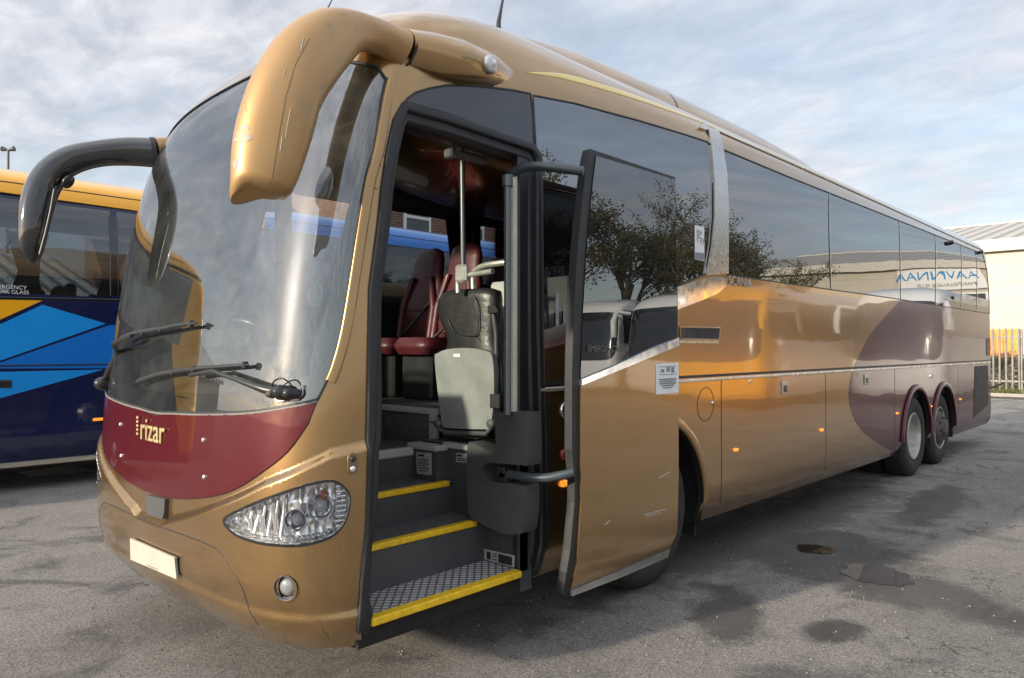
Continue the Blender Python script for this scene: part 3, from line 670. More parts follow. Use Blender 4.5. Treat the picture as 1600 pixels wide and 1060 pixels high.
# number plate
plp = [PT(*cast(*p), .022) for p in A3((176, 605), (352, 681), (360, 765), (178, 690))]
pts = [p[0] for p in plp]; nn_ = Vector((-.03, -1, .05)).normalized()
npl = MB().prism([p - nn_ * 0 for p in pts], -nn_ * .012).build('number_plate', PLATE, bus, bevel=.004)
A_, B_ = pts[3].lerp(pts[2], .38) + (pts[0] - pts[3]) * .05, pts[3].lerp(pts[2], .62) + (pts[0] - pts[3]) * .05
MB().prism([A_, B_, B_ + (pts[0] - pts[3]) * .045, A_ + (pts[0] - pts[3]) * .045], nn_ * .0015).build('plate_print', GREYTXT, npl)
# grey sensor block under the panel, slot and studs
gp = [PT(*cast(*p), .02)[0] for p in A3((237, 436), (312, 452), (310, 500), (300, 545), (236, 520))]
MB().prism(gp, Vector((0, .03, 0))).build('tow_cover', GREYP, bus, bevel=.004)
def disc(name, c, n, r, h, mat, parent, seg=20, dome=.3):
    return MB().lathe(c, n, [(0, h), (r * .55, h * (1 - dome * .3)), (r * .9, h * (1 - dome)), (r, 0), (r, -h)], seg).build(name, mat, parent)
for q in A3((130, 283), (127, 160), (454, 221), (457, 367), (875, 225)):
    if q[0] > 480: continue
    p, n = PT(*cast(*q), .006); disc('stud', p, n, .011, .009, CHROME, bus, 14)
# badge lettering on the maroon panel
def on_surface_text(s, q, size, mat, name, ext=.004, sx=1.0, off=.010, parent=bus, q2=None):
    p, n = PT(*cast(*q), off); xd = Vector((0, 0, 1)).cross(n).normalized(); return text_obj(name, s, size, p, xd, Vector((0, 0, 1)), mat, parent, ext, sx=sx)
BADGE = simple('badge_chrome_gold', (.85, .70, .36), .28, .55)
on_surface_text('rizar', A3((209, 178))[0], .175, BADGE, 'badge', .003, 1.02, off=.012)
b_, n_ = PT(*cast(*A3((203, 170))[0]), .012); xd_ = Vector((0, 0, 1)).cross(n_)
MB().box((0, 0, 0), (0, 0, 0)) 
mbz = MB()
for k in range(5): c_ = b_ - xd_ * .006 + Vector((0, 0, .045 - .022 * k)); mbz.prism([c_ - xd_ * .014, c_ + xd_ * .010, c_ + xd_ * .010 + Vector((0, 0, .012)), c_ - xd_ * .014 + Vector((0, 0, .012))], n_ * .006)
mbz.build('badge_bars', BADGE, bus)
on_surface_text('SCANIA', (1136, 438.5), .10, GREYL, 'maker_lettering', .001, 1.15, off=.014)
on_surface_text('Irizar', (864, 489), .30, PAPER, 'window_lettering', .0005, .95, off=.004, parent=w1)
# scuffs on the pillar and a crack in the bumper corner
SCF = simple('scuff_brown', (.07, .045, .022), .8)
for a_, b_ in (((780, 605), (808, 625)), ((765, 655), (785, 671)), ((752, 713), (790, 745)), ((757, 770), (775, 787)), ((725, 878), (755, 897)), ((713, 958), (730, 968)), ((808, 490), (812, 497)), ((748, 300 + 500), (760, 806))):
    strip('scuff', SCF, [cast(*q) for q in dens(A4(a_, b_), 3, False)], .0045, bus, h=.0006, base_off=-.001)
strip('bumper_crack', SCF, [cast(*q) for q in dens(A3((905, 930), (912, 950), (920, 978), (938, 985), (942, 1008)), 3, False)], .004, bus, h=.0006, base_off=-.001)
# --- headlights
def _cr_unused(): pass
def chrome_ref():
    m, t, o = newmat('faceted_reflector'); p = pr(t, Metallic=.72, Roughness=.16); p.inputs['Base Color'].default_value = (.90, .91, .92, 1)
    v = nd(t, 'ShaderNodeTexVoronoi', i_Scale=26.0); v.inputs['Randomness'].default_value = .55; mm = nd(t, 'ShaderNodeMapping'); mm.inputs['Scale'].default_value = (1, 1, .5); t.links.new(pos(t), mm.inputs[0]); t.links.new(mm.outputs[0], v.inputs['Vector'])
    t.links.new(bump(t, v.outputs['Distance'], 1.0, .035), p.inputs['Normal']); t.links.new(p.outputs[0], o.inputs[0]); return m
CHREF = chrome_ref(); 
def headlight(poly, sgn):
    rim = patch('headlight', [BLACKGL, CHREF], [(a, b) for a, b in inset(poly, -.004)], holes=[inset(poly, .009)], off=.003, thick=.065, parent=bus)
    patch('reflector', CHREF, inset(poly, .003), off=-.062, thick=.004, parent=rim, capd=.03, gw=.03)
    cs = Vector((sum(p[0] for p in poly) / len(poly), sum(p[1] for p in poly) / len(poly)))
    us_ = [abs(p[0]) for p in poly]; u0, u1 = min(us_), max(us_)
    for f, wk, r in ((.76, .02, .056), (.56, -.022, .048)):
        u = sgn * (u0 + (u1 - u0) * f); sp = [p[1] for p in poly if abs(abs(p[0]) - abs(u)) < .06]; w_ = (min(sp) + max(sp)) / 2 + wk
        p, n = PT(u, w_, -.022)
        p2 = p - n * .04; lb = MB().lathe(p2, n, [(.0, -.01), (r * .3, 0), (r * .8, .012), (r, .04), (r * 1.05, .052), (r * .97, .052), (r * .9, .04)], 28).build('lamp_bowl', CHREF, rim)
        MB().lathe(p2 + n * .02, n, [(.0, .034), (r * .3, .03), (r * .52, .014), (r * .56, 0), (r * .56, -.02)], 24).build('projector_lens', CLEARB, lb if False else rim)
    # vertical facets and the fluted outer edge, row of small lamps along the bottom
    fl = MB()
    for k in range(11):
        f = .06 + .036 * k; u = sgn * (u0 + (u1 - u0) * f); sp = [p[1] for p in poly if abs(abs(p[0]) - abs(u)) < .04]
        if not sp: continue
        a, b = min(sp) + .03, max(sp) - .03
        if b - a < .02: continue
        ps = [PT(u, a + (b - a) * j / 3, -.045 + .015 * math.sin(j + k * 2.1))[0] for j in range(4)]; fl.tube(ps, .007 + .004 * (k % 3), 6)
    for k in range(9):
        f = .985 - .006; u = sgn * (u0 + (u1 - u0) * .95); sp = [p[1] for p in poly if abs(abs(p[0]) - abs(u)) < .05]; a, b = min(sp) + .02, max(sp) - .02
        w_ = a + (b - a) * k / 8; fl.tube([PT(sgn * (u0 + (u1 - u0) * g_), w_, -.02)[0] for g_ in (.89, .97)], .007, 6)
    for k in range(13):
        u = sgn * (u0 + (u1 - u0) * (.28 + .047 * k)); sp = [p[1] for p in poly if abs(abs(p[0]) - abs(u)) < .05]; w_ = min(sp) + .028
        p, n = PT(u, w_, -.03); fl.lathe(p, n, [(.0, .006), (.008, .003), (.011, -.01)], 8)
    fl.build('lamp_facets', CHROME, rim)
    u = sgn * (u0 + (u1 - u0) * .80); sp = [p[1] for p in poly if abs(abs(p[0]) - abs(u)) < .05]; p, n = PT(u, max(sp) - .065, -.045)
    MB().lathe(p, n, [(0, .03), (.012, .024), (.02, .008), (.02, -.02)], 16).build('indicator_bulb', ORD, rim)
    skin('lens', CLEAR, inset(poly, .012), 0.0, rim)
CLEARB = simple('projector_glass', (.55, .57, .60), .03, 0, coat=1.0, spec=1.0)
headlight(HL, 1); headlight(HLm, -1)
for c_ in (fog_c, (-fog_c[0], fog_c[1])):
    p, n = PT(*c_, 0); fb = MB().lathe(p, n, [(.056, .004), (.052, .006), (.048, -.012), (.042, -.035), (.0, -.05)], 28).build('fog_lamp', GREYP, bus)
    MB().lathe(p - n * .03, n, [(.0, .030), (.02, .028), (.036, .020), (.046, 0)], 24).build('lens', simple('fog_glass', (.22, .23, .24), .05, coat=1.0, spec=1.0), fb); MB().lathe(p - n * .03, n, [(.046, .0), (.050, .018), (.044, .020)], 24).build('lamp_rim', CHROME, fb)
# charging / alarm socket by the door
sq = cast(*A3((1036, 315))[0]); p, n = PT(*sq, .001); sk = MB(); k_ = Vector((0, 0, 1)).cross(n)
ovl = lambda a, b, r: [p + k_ * (r * math.cos(q)) + Vector((0, 0, b if math.sin(q) > 0 else -b)) + Vector((0, 0, r * math.sin(q))) for q in [2 * math.pi * k / 24 for k in range(24)]]
sb = MB().loft([[v for v in ovl(0, .022, .026)], [v + n * .007 for v in ovl(0, .022, .024)]], 0, True).build('door_switch', simple('bronze_plate', (.22, .16, .09), .4, .6), bus)
for dz in (.022, -.022): MB().lathe(p + Vector((0, 0, dz)) + n * .006, n, [(.0, .007), (.01, .006), (.014, .001), (.014, -.004)], 16).build('button', CHROME if dz < 0 else BLACKP, sb)
# ---------------------------------------------------------------- roof fairing, antennas, marker lamp, camera
def sq(c, a, b, ra, rb, n=28, e=2.6):
    out = []
    for k in range(n):
        q = 2 * math.pi * k / n; cx_, sx_ = math.cos(q), math.sin(q)
        out.append(c + a * (ra * math.copysign(abs(cx_)**(2 / e), cx_)) + b * (rb * math.copysign(abs(sx_)**(2 / e), sx_)))
    return out
rings = []
for y_, zt, hw_ in ((2.45, 3.46, .30), (2.75, 3.62, .50), (3.15, 3.79, .66), (3.6, 3.88, .76), (4.3, 3.945, .82), (5.6, 3.965, .84), (7.2, 3.95, .84), (8.2, 3.91, .83), (9.0, 3.82, .81), (9.8, 3.71, .78), (10.4, 3.62, .74), (10.8, 3.5, .70)):
    rings.append(sq(Vector((XC, y_, 3.35)), Vector((1, 0, 0)), Vector((0, 0, 1)), hw_, zt - 3.35, 40, 3.4))
fair = MB().loft(rings, 0, True).build('roof_fairing', GOLD, bus)
fs = MB()
for y_, zt, hw_ in ((5.45, 3.963, .8376),):
    r_ = sq(Vector((XC, y_, 3.35)), Vector((1, 0, 0)), Vector((0, 0, 1)), hw_ + .004, zt - 3.35 + .002, 40, 3.4); fs = MB(); fs.loft([r_, [p + Vector((0, .014, 0)) for p in r_]], 0, False).build('fairing_joint', BLACKP, fair)

for a_, b_, r_ in (((779, 35), (787, -8), .010), ((510, 17), (521, -4), .004)):
    p0 = atd(*a_, 4.9 if a_[0] > 600 else 4.4); p1 = atd(*b_, 5.0 if a_[0] > 600 else 4.5)
    MB().tube([p0 - Vector((0, 0, .12)), p0, p0.lerp(p1, .5), p1 + (p1 - p0) * .8], [r_ * 1.8, r_ * 1.5, r_, r_ * .6], 8).build('aerial', BLACKP, bus)
p0 = atd(633, 38, 4.0); mk = MB(); mk.box(p0 + Vector((-.13, -.06, -.06)), p0 + Vector((.07, .06, .022)), 0, .015)
mk.build('roof_marker_lamp', simple('faded_amber', (.62, .30, .13), .35, coat=.5), bus)
p, n = PT(*cast(746, 110), 0.07); nc = (n * .75 + Vector((0, -.1, -.12)) + RT * .35).normalized()
cm = MB().lathe(p - nc * .03, nc, [(.046, 0), (.048, .055), (.044, .066), (.036, .070)], 28).build('side_camera', ALU, bus)
MB().lathe(p - nc * .03, nc, [(.037, .066), (.032, .075), (.026, .072), (.018, .084), (0, .09)], 24).build('camera_lens', CLEARB, cm)
# ---------------------------------------------------------------- mirrors
def spine(sp, e=2.6, n=28, rot=0.0, flat=1.0):
    C_ = [atd(a, b, d) for a, b, d, *_ in sp]; rings = []
    for i, (a, b, d, r, rb) in enumerate(sp):
        t = (C_[min(i + 1, len(C_) - 1)] - C_[max(i - 1, 0)]).normalized(); v = (C_[i] - CAM).normalized()
        A = t.cross(v).normalized(); B = A.cross(t).normalized(); c, s_ = math.cos(rot), math.sin(rot)
        rings.append(sq(C_[i], A * c + B * s_, B * c - A * s_, r * d / FPX, rb, n, e))
    return rings
def interp_rows(rows, n=4):
    out = []; m = len(rows)
    for i in range(m - 1):
        a, b, c, d = rows[max(i - 1, 0)], rows[i], rows[i + 1], rows[min(i + 2, m - 1)]
        for k in range(n):
            t = k / n; out.append(tuple(.5 * ((2 * B) + (C - A) * t + (2 * A - 5 * B + 4 * C - D) * t * t + (3 * B - A - 3 * C + D) * t**3) for A, B, C, D in zip(a, b, c, d)))
    out.append(rows[-1]); return out
nm = [(624, 77, 3.60, 31, .10), (590, 58, 3.50, 27, .10), (550, 50, 3.36, 31, .105), (512, 64, 3.22, 46, .12), (476, 98, 3.10, 54, .13), (449, 142, 3.02, 55, .135), (435, 183, 2.98, 57, .13), (423, 226, 2.95, 56, .12), (415, 262, 2.93, 52, .11), (409, 288, 2.92, 47, .10)]
rg = spine(interp_rows(nm), 2.5, 32)
last = rg[-1]; tip = [atd(x_, y_, 2.90) for x_, y_ in ((1, 1),)]
def shear(ring, dz, k):  # cut the end on a slant
    c = sum(ring, Vector()) / len(ring); return [c + (p - c) * k + Vector((0, 0, dz)) - RT * 0.0 for p in ring]
cc = sum(last, Vector()) / len(last)
e1 = [cc + (p - cc) * .93 - RT * .012 + Vector((0, 0, -.022)) - Vector((0, 0, 1)) * max(0, -(p - cc).dot(RT)) * .42 for p in last]
e2 = [cc + (p - cc) * .74 - RT * .03 + Vector((0, 0, -.030)) - Vector((0, 0, 1)) * max(0, -(p - cc).dot(RT)) * .52 for p in last]
nmir = MB().loft(rg + [e1, e2], 0, True).build('mirror_housing', GOLDF, bus)
MB().loft(spine([(626, 77, 3.61, 31.5, .11), (629, 79, 3.62, 31.5, .11)], 2.5, 32), 0, False).build('joint', BLACK, nmir)
MB().loft(spine([(628, 78, 3.62, 32, .11), (665, 88, 3.72, 37, .15), (705, 97, 3.84, 37, .16), (752, 109, 4.02, 29, .13), (785, 118, 4.18, 17, .08), (800, 122, 4.26, 6, .03)], 2.4, 28), 0, True).build('mirror_bracket', GOLD, bus)
bpy.context.view_layer.update()
mb_ = BVHTree.FromPolygons([v.co.copy() for v in nmir.data.vertices], [tuple(p.vertices) for p in nmir.data.polygons])
def mhit(a, b, off=.002):
    l, n, f, d = mb_.ray_cast(CAM, ray(a, b)); return (l + n * off) if l is not None else None
def mline(pts, r_, mat, nm_):
    q = [mhit(*p, off=.0) for p in dens(pts, 8, False)]; q = [p for p in q if p is not None]
    if len(q) > 2: MB().tube(q, r_, 6).build(nm_, mat, nmir)
mline([(484, 60), (462, 100), (447, 150), (438, 200), (430, 250), (424, 288)], .0012, simple('seam_shadow', (.05, .035, .02), .8), 'housing_seam')
SCM = simple('bare_scratch', (.36, .33, .29), .6)
for k, pl_ in enumerate(([(462, 136), (456, 150)], [(454, 170), (449, 196), (446, 216)], [(441, 214), (438, 236)], [(389, 104), (391, 112)], [(474, 60), (470, 80)], [(415, 120), (411, 134)], [(440, 74), (434, 88)], [(396, 160), (402, 172)], [(372, 244), (370, 262)], [(380, 150), (386, 176)], [(446, 108), (442, 124)])): mline(pl_, .0009 + .0006 * (k % 3), SCM if k % 3 else SCF, 'scratch')
for cx_, cy_, a_, b_ in ((378, 214, 12, 10), (383, 199, 6, 5), (368, 258, 3, 9)):
    pl_ = [mhit(cx_ + a_ * math.cos(q) * (1 + .35 * math.sin(3 * q + cx_)), cy_ + b_ * math.sin(q) * (1 + .3 * math.cos(2 * q)), .0015) for q in [2 * math.pi * k / 18 for k in range(18)]]
    pl_ = [p for p in pl_ if p is not None]
    if len(pl_) > 8: MB().prism(pl_, (RT.cross(UPV)) * .0) if False else MB().add(pl_, [tuple(range(len(pl_)))]).build('paint_chip', SCM, nmir)
# mirror glass facing back to the driver
gc = atd(430, 215, 3.1); MB().lathe(gc, FW, [(0, .055), (.10, .05), (.115, .04), (.12, 0)], 28).build('mirror_glass', CHROME, nmir)
fm = [(268, 238, 5.06, 22, .09), (246, 239, 5.0, 23, .09), (200, 237, 4.95, 22, .09), (155, 240, 4.88, 20.5, .09), (115, 249, 4.82, 22, .09), (86, 266, 4.78, 23, .10), (68, 291, 4.75, 24, .10), (58, 322, 4.72, 23.5, .10), (52, 355, 4.70, 21.5, .10), (49, 385, 4.69, 17, .08), (50, 402, 4.69, 11, .05), (51, 411, 4.69, 3, .02)]
fmir = MB().loft(spine(interp_rows(fm[1:]), 2.4, 28), 0, True).build('mirror_housing', BLACKGL, bus)
MB().loft(spine([(243, 239, 4.99, 23.5, .095), (262, 238, 5.04, 24, .10), (290, 240, 5.15, 25, .12)], 2.4), 0, True).build('mirror_bracket', GOLD, bus)
MB().loft(spine([(236, 239, 4.985, 23.8, .094), (244, 239, 5.0, 23.8, .094)], 2.4), 0, False).build('joint', BLACK, fmir)
c0 = atd(106, 284, 4.72); MB().lathe(c0 + Vector((0, 0, 0)), (RT * .85 + Vector((0, 0, -.5))).normalized(), [(.0, -.02), (.03, -.018), (.048, .0), (.044, .012), (.0, .014)], 20).build('kerb_mirror', BLACKP, fmir)
ed = MB(); ed.tube([atd(86, 296, 4.66), atd(80, 330, 4.64), atd(72, 365, 4.63), atd(63, 398, 4.62)], .012, 8); ed.build('hinge_edge', BLACKP, fmir)
# ---------------------------------------------------------------- wipers
def cp(px_, py_, off): return PT(*cast(px_, py_), off)[0]
def wiper(arm, blade, piv, kr):
    wp = MB().tube(arm, [.022, .02, .016] + [.011] * (len(arm) - 3), 8).build('wiper', BLACKP, bus)
    bl_ = MB(); n = len(blade); bl_.tube(blade, [.006] + [.016 - .008 * i / n for i in range(1, n - 1)] + [.005], 8)
    for i in (n // 3, n // 2, n - 2): bl_.box(blade[i] - Vector((.012, .012, .016)), blade[i] + Vector((.012, .012, .016)), 0, .004)
    bl_.build('wiper_blade', BLACK, wp)
    kb = MB(); kb.lathe(piv, (0.2, -1, .15), [(0, .06), (kr * .6, .055), (kr, .03), (kr * 1.1, -.03)], 16); kb.build('wiper_hub', BLACKP, wp); return wp
b1 = [cp(q[0], q[1], .035) for q in crspl(B8((278, 674), (420, 628), (620, 598), (800, 583), (938, 573)), 5)]
a1 = [cp(q[0], q[1], o_) for q, o_ in zip(B8((1120, 735), (1050, 718), (1000, 700), (880, 655), (752, 612), (690, 622), (605, 634)), (.05, .055, .06, .06, .055, .05, .04))]
w_ = wiper(a1, b1, cp(*B8((1135, 735))[0], .03), .032)
for q, r_ in ((B8((1095, 745))[0], .018), (B8((1180, 740))[0], .022)): MB().lathe(cp(q[0], q[1], .06), (.2, -1, .1), [(0, .03), (r_ * .8, .028), (r_, .01), (r_, -.05)], 16).build('hub_cap', HUB if r_ < .02 else BLACKP, w_)
MB().tube(crspl([cp(*q, o_) for q, o_ in zip(B8((1068, 700), (1100, 665), (1150, 655), (1185, 690), (1195, 740)), (.03, .05, .06, .05, .02))], 4), .004, 6).build('washer_hose', BLACK, w_)
MB().tube([cp(*q, .01) for q in B8((1050, 750), (1085, 785), (1200, 775), (1228, 740), (1225, 690))], .005, 6).build('washer_bracket', ALU, w_)
dp = lambda a, b, d: atd(a, b, d)
b2 = [cp(204, 533, .06), cp(225, 523, .05), cp(265, 516, .045), cp(290, 511, .045), cp(319, 507, .04)]
a2 = [dp(162, 601, 4.66), dp(170, 580, 4.60), dp(184, 553, 4.50), cp(203, 540, .09), cp(230, 528, .08)]
wiper(a2, crspl(b2, 3), dp(163, 600, 4.64), .04)
# green round sticker and hanger behind the windscreen, interior dash
st_u = cast(492, 460)
patch('round_sticker', simple('green_sticker', (.22, .50, .36), .6, var=.3, vs=60), circ(st_u, .062, 32), holes=[circ(st_u, .030, 20)], off=-.010, thick=.002, parent=ws_glass)
patch('round_sticker', simple('pale_sticker', (.55, .62, .55), .6), circ(st_u, .027, 20), off=-.010, thick=.002, parent=ws_glass)
# ---------------------------------------------------------------- open plug door
DXO = .335
FHt = FH(np.linspace(0, WMAX, 3000)); FZt = FZ(np.linspace(0, WMAX, 3000))
def dx(z): return np.interp(z, FZt, FHt) - 1.275
def DF(u, w_): u = np.asarray(u, float); w_ = np.asarray(w_, float); return np.stack([DXO + dx(w_) * .8 + 0 * u, u, w_ + 0 * u], -1)
def DN(u, w_):
    w_ = np.asarray(w_, float); g = (dx(w_ + .01) - dx(w_ - .01)) / .02 * .8; n = np.stack([np.ones_like(g), np.zeros_like(g), -g], -1); return n / np.linalg.norm(n, axis=-1, keepdims=True)
def dpx(p, q_):
    x = DXO
    for _ in range(6): a = atx(p, q_, x); x = DXO + float(dx(a.z)) * .8
    return (a.y, a.z)
def dpoly(pts, step=15): return [dpx(q[0], q[1]) for q in dens(pts, step)]
L_ = A8((277, 32), (262, 100), (240, 300), (224, 480), (212, 700), (205, 880)) + B1((203, 100), (203, 380), (214, 520), (213, 600), (195, 800), (165, 985))
Rr = B1((588, 830), (625, 770), (642, 640), (642, 300), (640, 0)) + A8((640, 620), (634, 300), (629, 150))
DOUT = dpoly(L_ + B1((193, 988)) + Rr)
gl_p = dpoly(A8((300, 62), (625, 160), (631, 400), (634, 600), (636, 812), (520, 862), (360, 935), (235, 988), (245, 700), (262, 420), (285, 180)))
door = thing_door = patch('passenger_door', BLACK, DOUT, holes=[gl_p], off=-.012, thick=.05, parent=bus, F=DF, FN=DN, gw=.06)
pan = dpoly(A8((232, 1016), (420, 935), (636, 848), (637, 1000)) + B1((635, 100), (636, 500), (630, 720), (598, 790), (190, 955), (215, 850), (232, 600), (230, 400), (230, 200)))
patch('door_panel', GOLDD if False else GOLD, pan, off=.002, thick=.02, parent=door, F=DF, FN=DN, gw=.05)
patch('door_trim', CHROME, dpoly(A8((234, 988), (360, 936), (520, 862), (636, 815), (637, 848), (420, 938), (233, 1014))), off=.006, thick=.02, parent=door, F=DF, FN=DN)
patch('door_sill_strip', ALU, dpoly(B1((190, 958), (598, 792), (590, 822), (400, 905), (192, 985))), off=.006, thick=.03, parent=door, F=DF, FN=DN)
gg = patch('door_glass', DOORG, gl_p, off=-.006, thick=.004, parent=door, F=DF, FN=DN)
patch('glass_border', FASCIA, inset(gl_p, .002), holes=[inset(gl_p, .045)], off=-.012, thick=.003, parent=gg, F=DF, FN=DN)
def text_door(s, q, size, mat, name, off=.004):
    y_, z_ = dpx(*q); p = Vector(DF(y_, z_)) + Vector(DN(y_, z_)) * off; n = Vector(DN(y_, z_)); return text_obj(name, s, size, p, Vector((0, 1, 0)), Vector((0, 0, 1)) - n * n.z, mat, gg, .0003)
text_door('EMERGENCY EXIT', A8((260, 862))[0], .048, simple('exit_print', (.12, .12, .12), .6), 'exit_lettering')
rib = MB()
for q0, q1, ww in ((A8((237, 962))[0], A8((365, 880))[0], .035), (A8((375, 880))[0], A8((520, 820))[0], .03), (A8((525, 815))[0], A8((600, 795))[0], .03)):
    a_ = dpx(*q0); b_ = dpx(*q1); rib.prism([Vector(DF(a_[0], a_[1])) + Vector((-.02, 0, 0)), Vector(DF(b_[0], b_[1])) + Vector((-.02, 0, 0)), Vector(DF(b_[0], b_[1] + ww)) + Vector((-.02, 0, 0)), Vector(DF(a_[0], a_[1] + ww)) + Vector((-.02, 0, 0))], (-.004, 0, 0))
rib.build('hazard_tape', simple('red_tape', (.50, .03, .03), .5), door)
# notice on the door, with printed lines
def notice(name, quad, fn, fnn, parent, lines, mat=PAPER):
    pl = [fn(*q) for q in quad]; o = patch(name, mat, pl, off=.005, thick=.003, parent=parent, F=fnn[0], FN=fnn[1]); ym = sorted(p[0] for p in pl); zm = sorted(p[1] for p in pl)
    y0, y1, z0, z1 = ym[0], ym[-1], (zm[0] + zm[1]) / 2, (zm[2] + zm[3]) / 2; mb = MB()
    for fz, fa, fb, th in lines:
        a = (y0 + (y1 - y0) * fa, z0 + (z1 - z0) * fz); b = (y0 + (y1 - y0) * fb, a[1])
        P4 = [Vector(fnn[0](a[0], a[1])), Vector(fnn[0](b[0], b[1])), Vector(fnn[0](b[0], b[1] + th)), Vector(fnn[0](a[0], a[1] + th))]; nv = Vector(fnn[1](a[0], a[1]))
        mb.add([p + nv * .0065 for p in P4], [(0, 1, 2, 3)])
    mb.build('notice_print', GREYTXT, o); return o
notice('paper_notice', B1((541, 24), (633, 18), (634, 142), (541, 150)), dpx, (DF, DN), door, [(.45, .1, .9, .009), (.38, .15, .85, .009), (.31, .12, .88, .009), (.24, .2, .8, .009), (.17, .28, .72, .007), (.88, .12, .88, .004), (.62, .12, .88, .004), (.70, .2, .35, .02), (.72, .45, .6, .03), (.68, .66, .8, .035)])
# scratches on the door
for a, b in (((493, 648), (580, 625)), ((500, 655), (560, 640)), ((330, 690), (350, 672)), ((555, 495), (600, 470))):
    p = [Vector(DF(*dpx(*B1(q)[0]))) + Vector((.0035, 0, 0)) for q in (a, b)]; MB().tube(p, .0022, 5).build('scratch', ALU, door)

# door arms
ARM = simple('dark_arm', (.05, .065, .075), .35, .3, coat=.3)
up = [atd(795, 330, 4.15), atd(794, 290, 4.12), atd(800, 272, 4.08), atd(825, 261, 4.03), atd(865, 262, 3.97), atd(912, 268, 3.93)]
MB().tube(crspl(up, 5), .026, 14).build('door_arm', ARM, bus)
lo = [atd(795, 741, 4.0), atd(820, 745, 3.93), atd(850, 747, 3.88), atd(880, 742, 3.86), atd(896, 738, 3.86)]
MB().tube(crspl(lo, 5), .024, 14).build('door_arm', ARM, bus)
# ---------------------------------------------------------------- door frame
ring_ = [p for p in DO if p[1] > .02]
strip('door_frame', BLACK, ring_, .05, bus, h=.014, base_off=-.05)
strip('door_seal', BLACK, [(a * 1.0, b) for a, b in inset(DO, .045) if b > .01 and a > 1], .05, bus, h=-.01, base_off=-.10)
# inner jamb on the rear side and header
jx = atx(832, 500, -.10); MB().box((-.03, 3.015, .40), (-.085, 3.10, 2.74), 0, .01).build('door_jamb', BLACKP, bus)
MB().box((-.01, 2.955, 1.05), (-.05, 2.99, 2.62), 0, .008).build('jamb_trim', CREAM, bus)
MB().box((-.10, 2.25, 2.76), (-.26, 3.05, 2.96), 0, .02).build('door_header', BLACKP, bus)
MB().box((-.24, 2.70, 2.70), (-.31, 2.75, 2.75), 0, .01).box((-.24, 2.75, 2.715), (-.31, 3.0, 2.75), 0, .01).build('door_motor', GREYS, bus)
# ---------------------------------------------------------------- stairwell
TR = ((0, -.30, .42), (-.30, -.58, .66), (-.58, -.86, .845))
Y0, Y1 = 1.95, 3.02
sw = MB().box((-.025, Y0, .30), (-.30, Y1, .42)).build('entrance_step', UNDER, bus)
MB().box((-.03, Y0 + .02, .421), (-.30, Y1 - .01, .427)).build('chequer_tread', CHEQ, sw)
MB().box((.012, 2.0, .396), (-.045, Y1 - .02, .432), 0, .006).build('step_nosing', YEL, sw)
mats_ = [GREYP, FLOORV]
b = MB().box((-.30, Y0, .30), (-.345, Y1, .655), 0).box((-.30, Y0, .645), (-.60, Y1, .66), 1); s2 = b.build('entrance_step', mats_, bus); MB().box((-.288, Y0, .636), (-.335, 2.95, .668), 0, .006).build('step_nosing', YEL, s2)
b = MB().box((-.58, Y0, .40), (-.625, Y1, .84), 0).box((-.58, Y0, .83), (-.88, Y1, .845), 1); s3 = b.build('entrance_step', mats_, bus); MB().box((-.568, Y0, .823), (-.615, 2.99, .853), 0, .006).build('step_nosing', YEL, s3)
b = MB().box((-.86, Y0, .6), (-.90, 3.0, 1.0), 0).box((-.86, Y0, 1.0), (-2.5, 3.2, 1.03), 1); s4 = b.build('entrance_step', mats_, bus); MB().box((-.848, Y0, .985), (-.90, 2.96, 1.037), 0, .008).build('step_nosing', GREYL, s4)
# right side of the stairwell
b = MB().box((-.03, Y1, .30), (-.86, Y1 + .1, 1.07), 0).box((-.63, 2.935, .845), (-.90, 3.05, 1.03), 0).box((-.40, 3.02, 1.06), (-.86, 3.35, 1.075), 1)
sws = b.build('stairwell_panel', [GREYP, FLOORV], bus)
MB().box((-.615, 2.92, 1.03), (-.90, 3.02, 1.062), 0, .006).box((-.40, 3.005, 1.045), (-.66, 3.06, 1.077), 0, .006).build('panel_edging', GREYL, sws)
def label_plate(name, y_, quad, parent, mat, lines):
    P4 = [aty(q[0], q[1], y_) for q in quad]; o = MB().prism(P4, (0, .002, 0)).build(name, mat, parent); mb = MB()
    for f, a, b_, th in lines:
        A = P4[3].lerp(P4[0], f); B = P4[2].lerp(P4[1], f); q0 = A.lerp(B, a); q1 = A.lerp(B, b_); u_ = (P4[0] - P4[3]) * th; mb.add([q0 + Vector((0, -.002, 0)), q1 + Vector((0, -.002, 0)), q1 + u_ + Vector((0, -.002, 0)), q0 + u_ + Vector((0, -.002, 0))], [(0, 1, 2, 3)])
    mb.build('label_print', BLACKP, o); return o
label_plate('data_label', 2.93, A6((275, 878), (355, 882), (355, 1000), (278, 992)), sws, GREYL, [(.82, .1, .55, .1), (.66, .1, .9, .04), (.56, .1, .8, .04), (.46, .1, .9, .04), (.36, .1, .7, .04), (.26, .1, .9, .04), (.14, .2, .8, .05)])
label_plate('data_label', 3.015, A6((487, 882), (545, 886), (545, 935), (487, 930)), sws, GREYL, [(.65, .08, .6, .2), (.35, .1, .9, .1), (.15, .1, .9, .1)])
label_plate('warning_label', 3.01, A7((612, 567), (784, 605), (781, 665), (612, 620)), sws, GREYL, [(.15, .02, .12, .7), (.15, .2, .32, .7), (.1, .55, .95, .8), (.2, .38, .5, .1), (.5, .38, .5, .1), (.7, .38, .5, .1)])
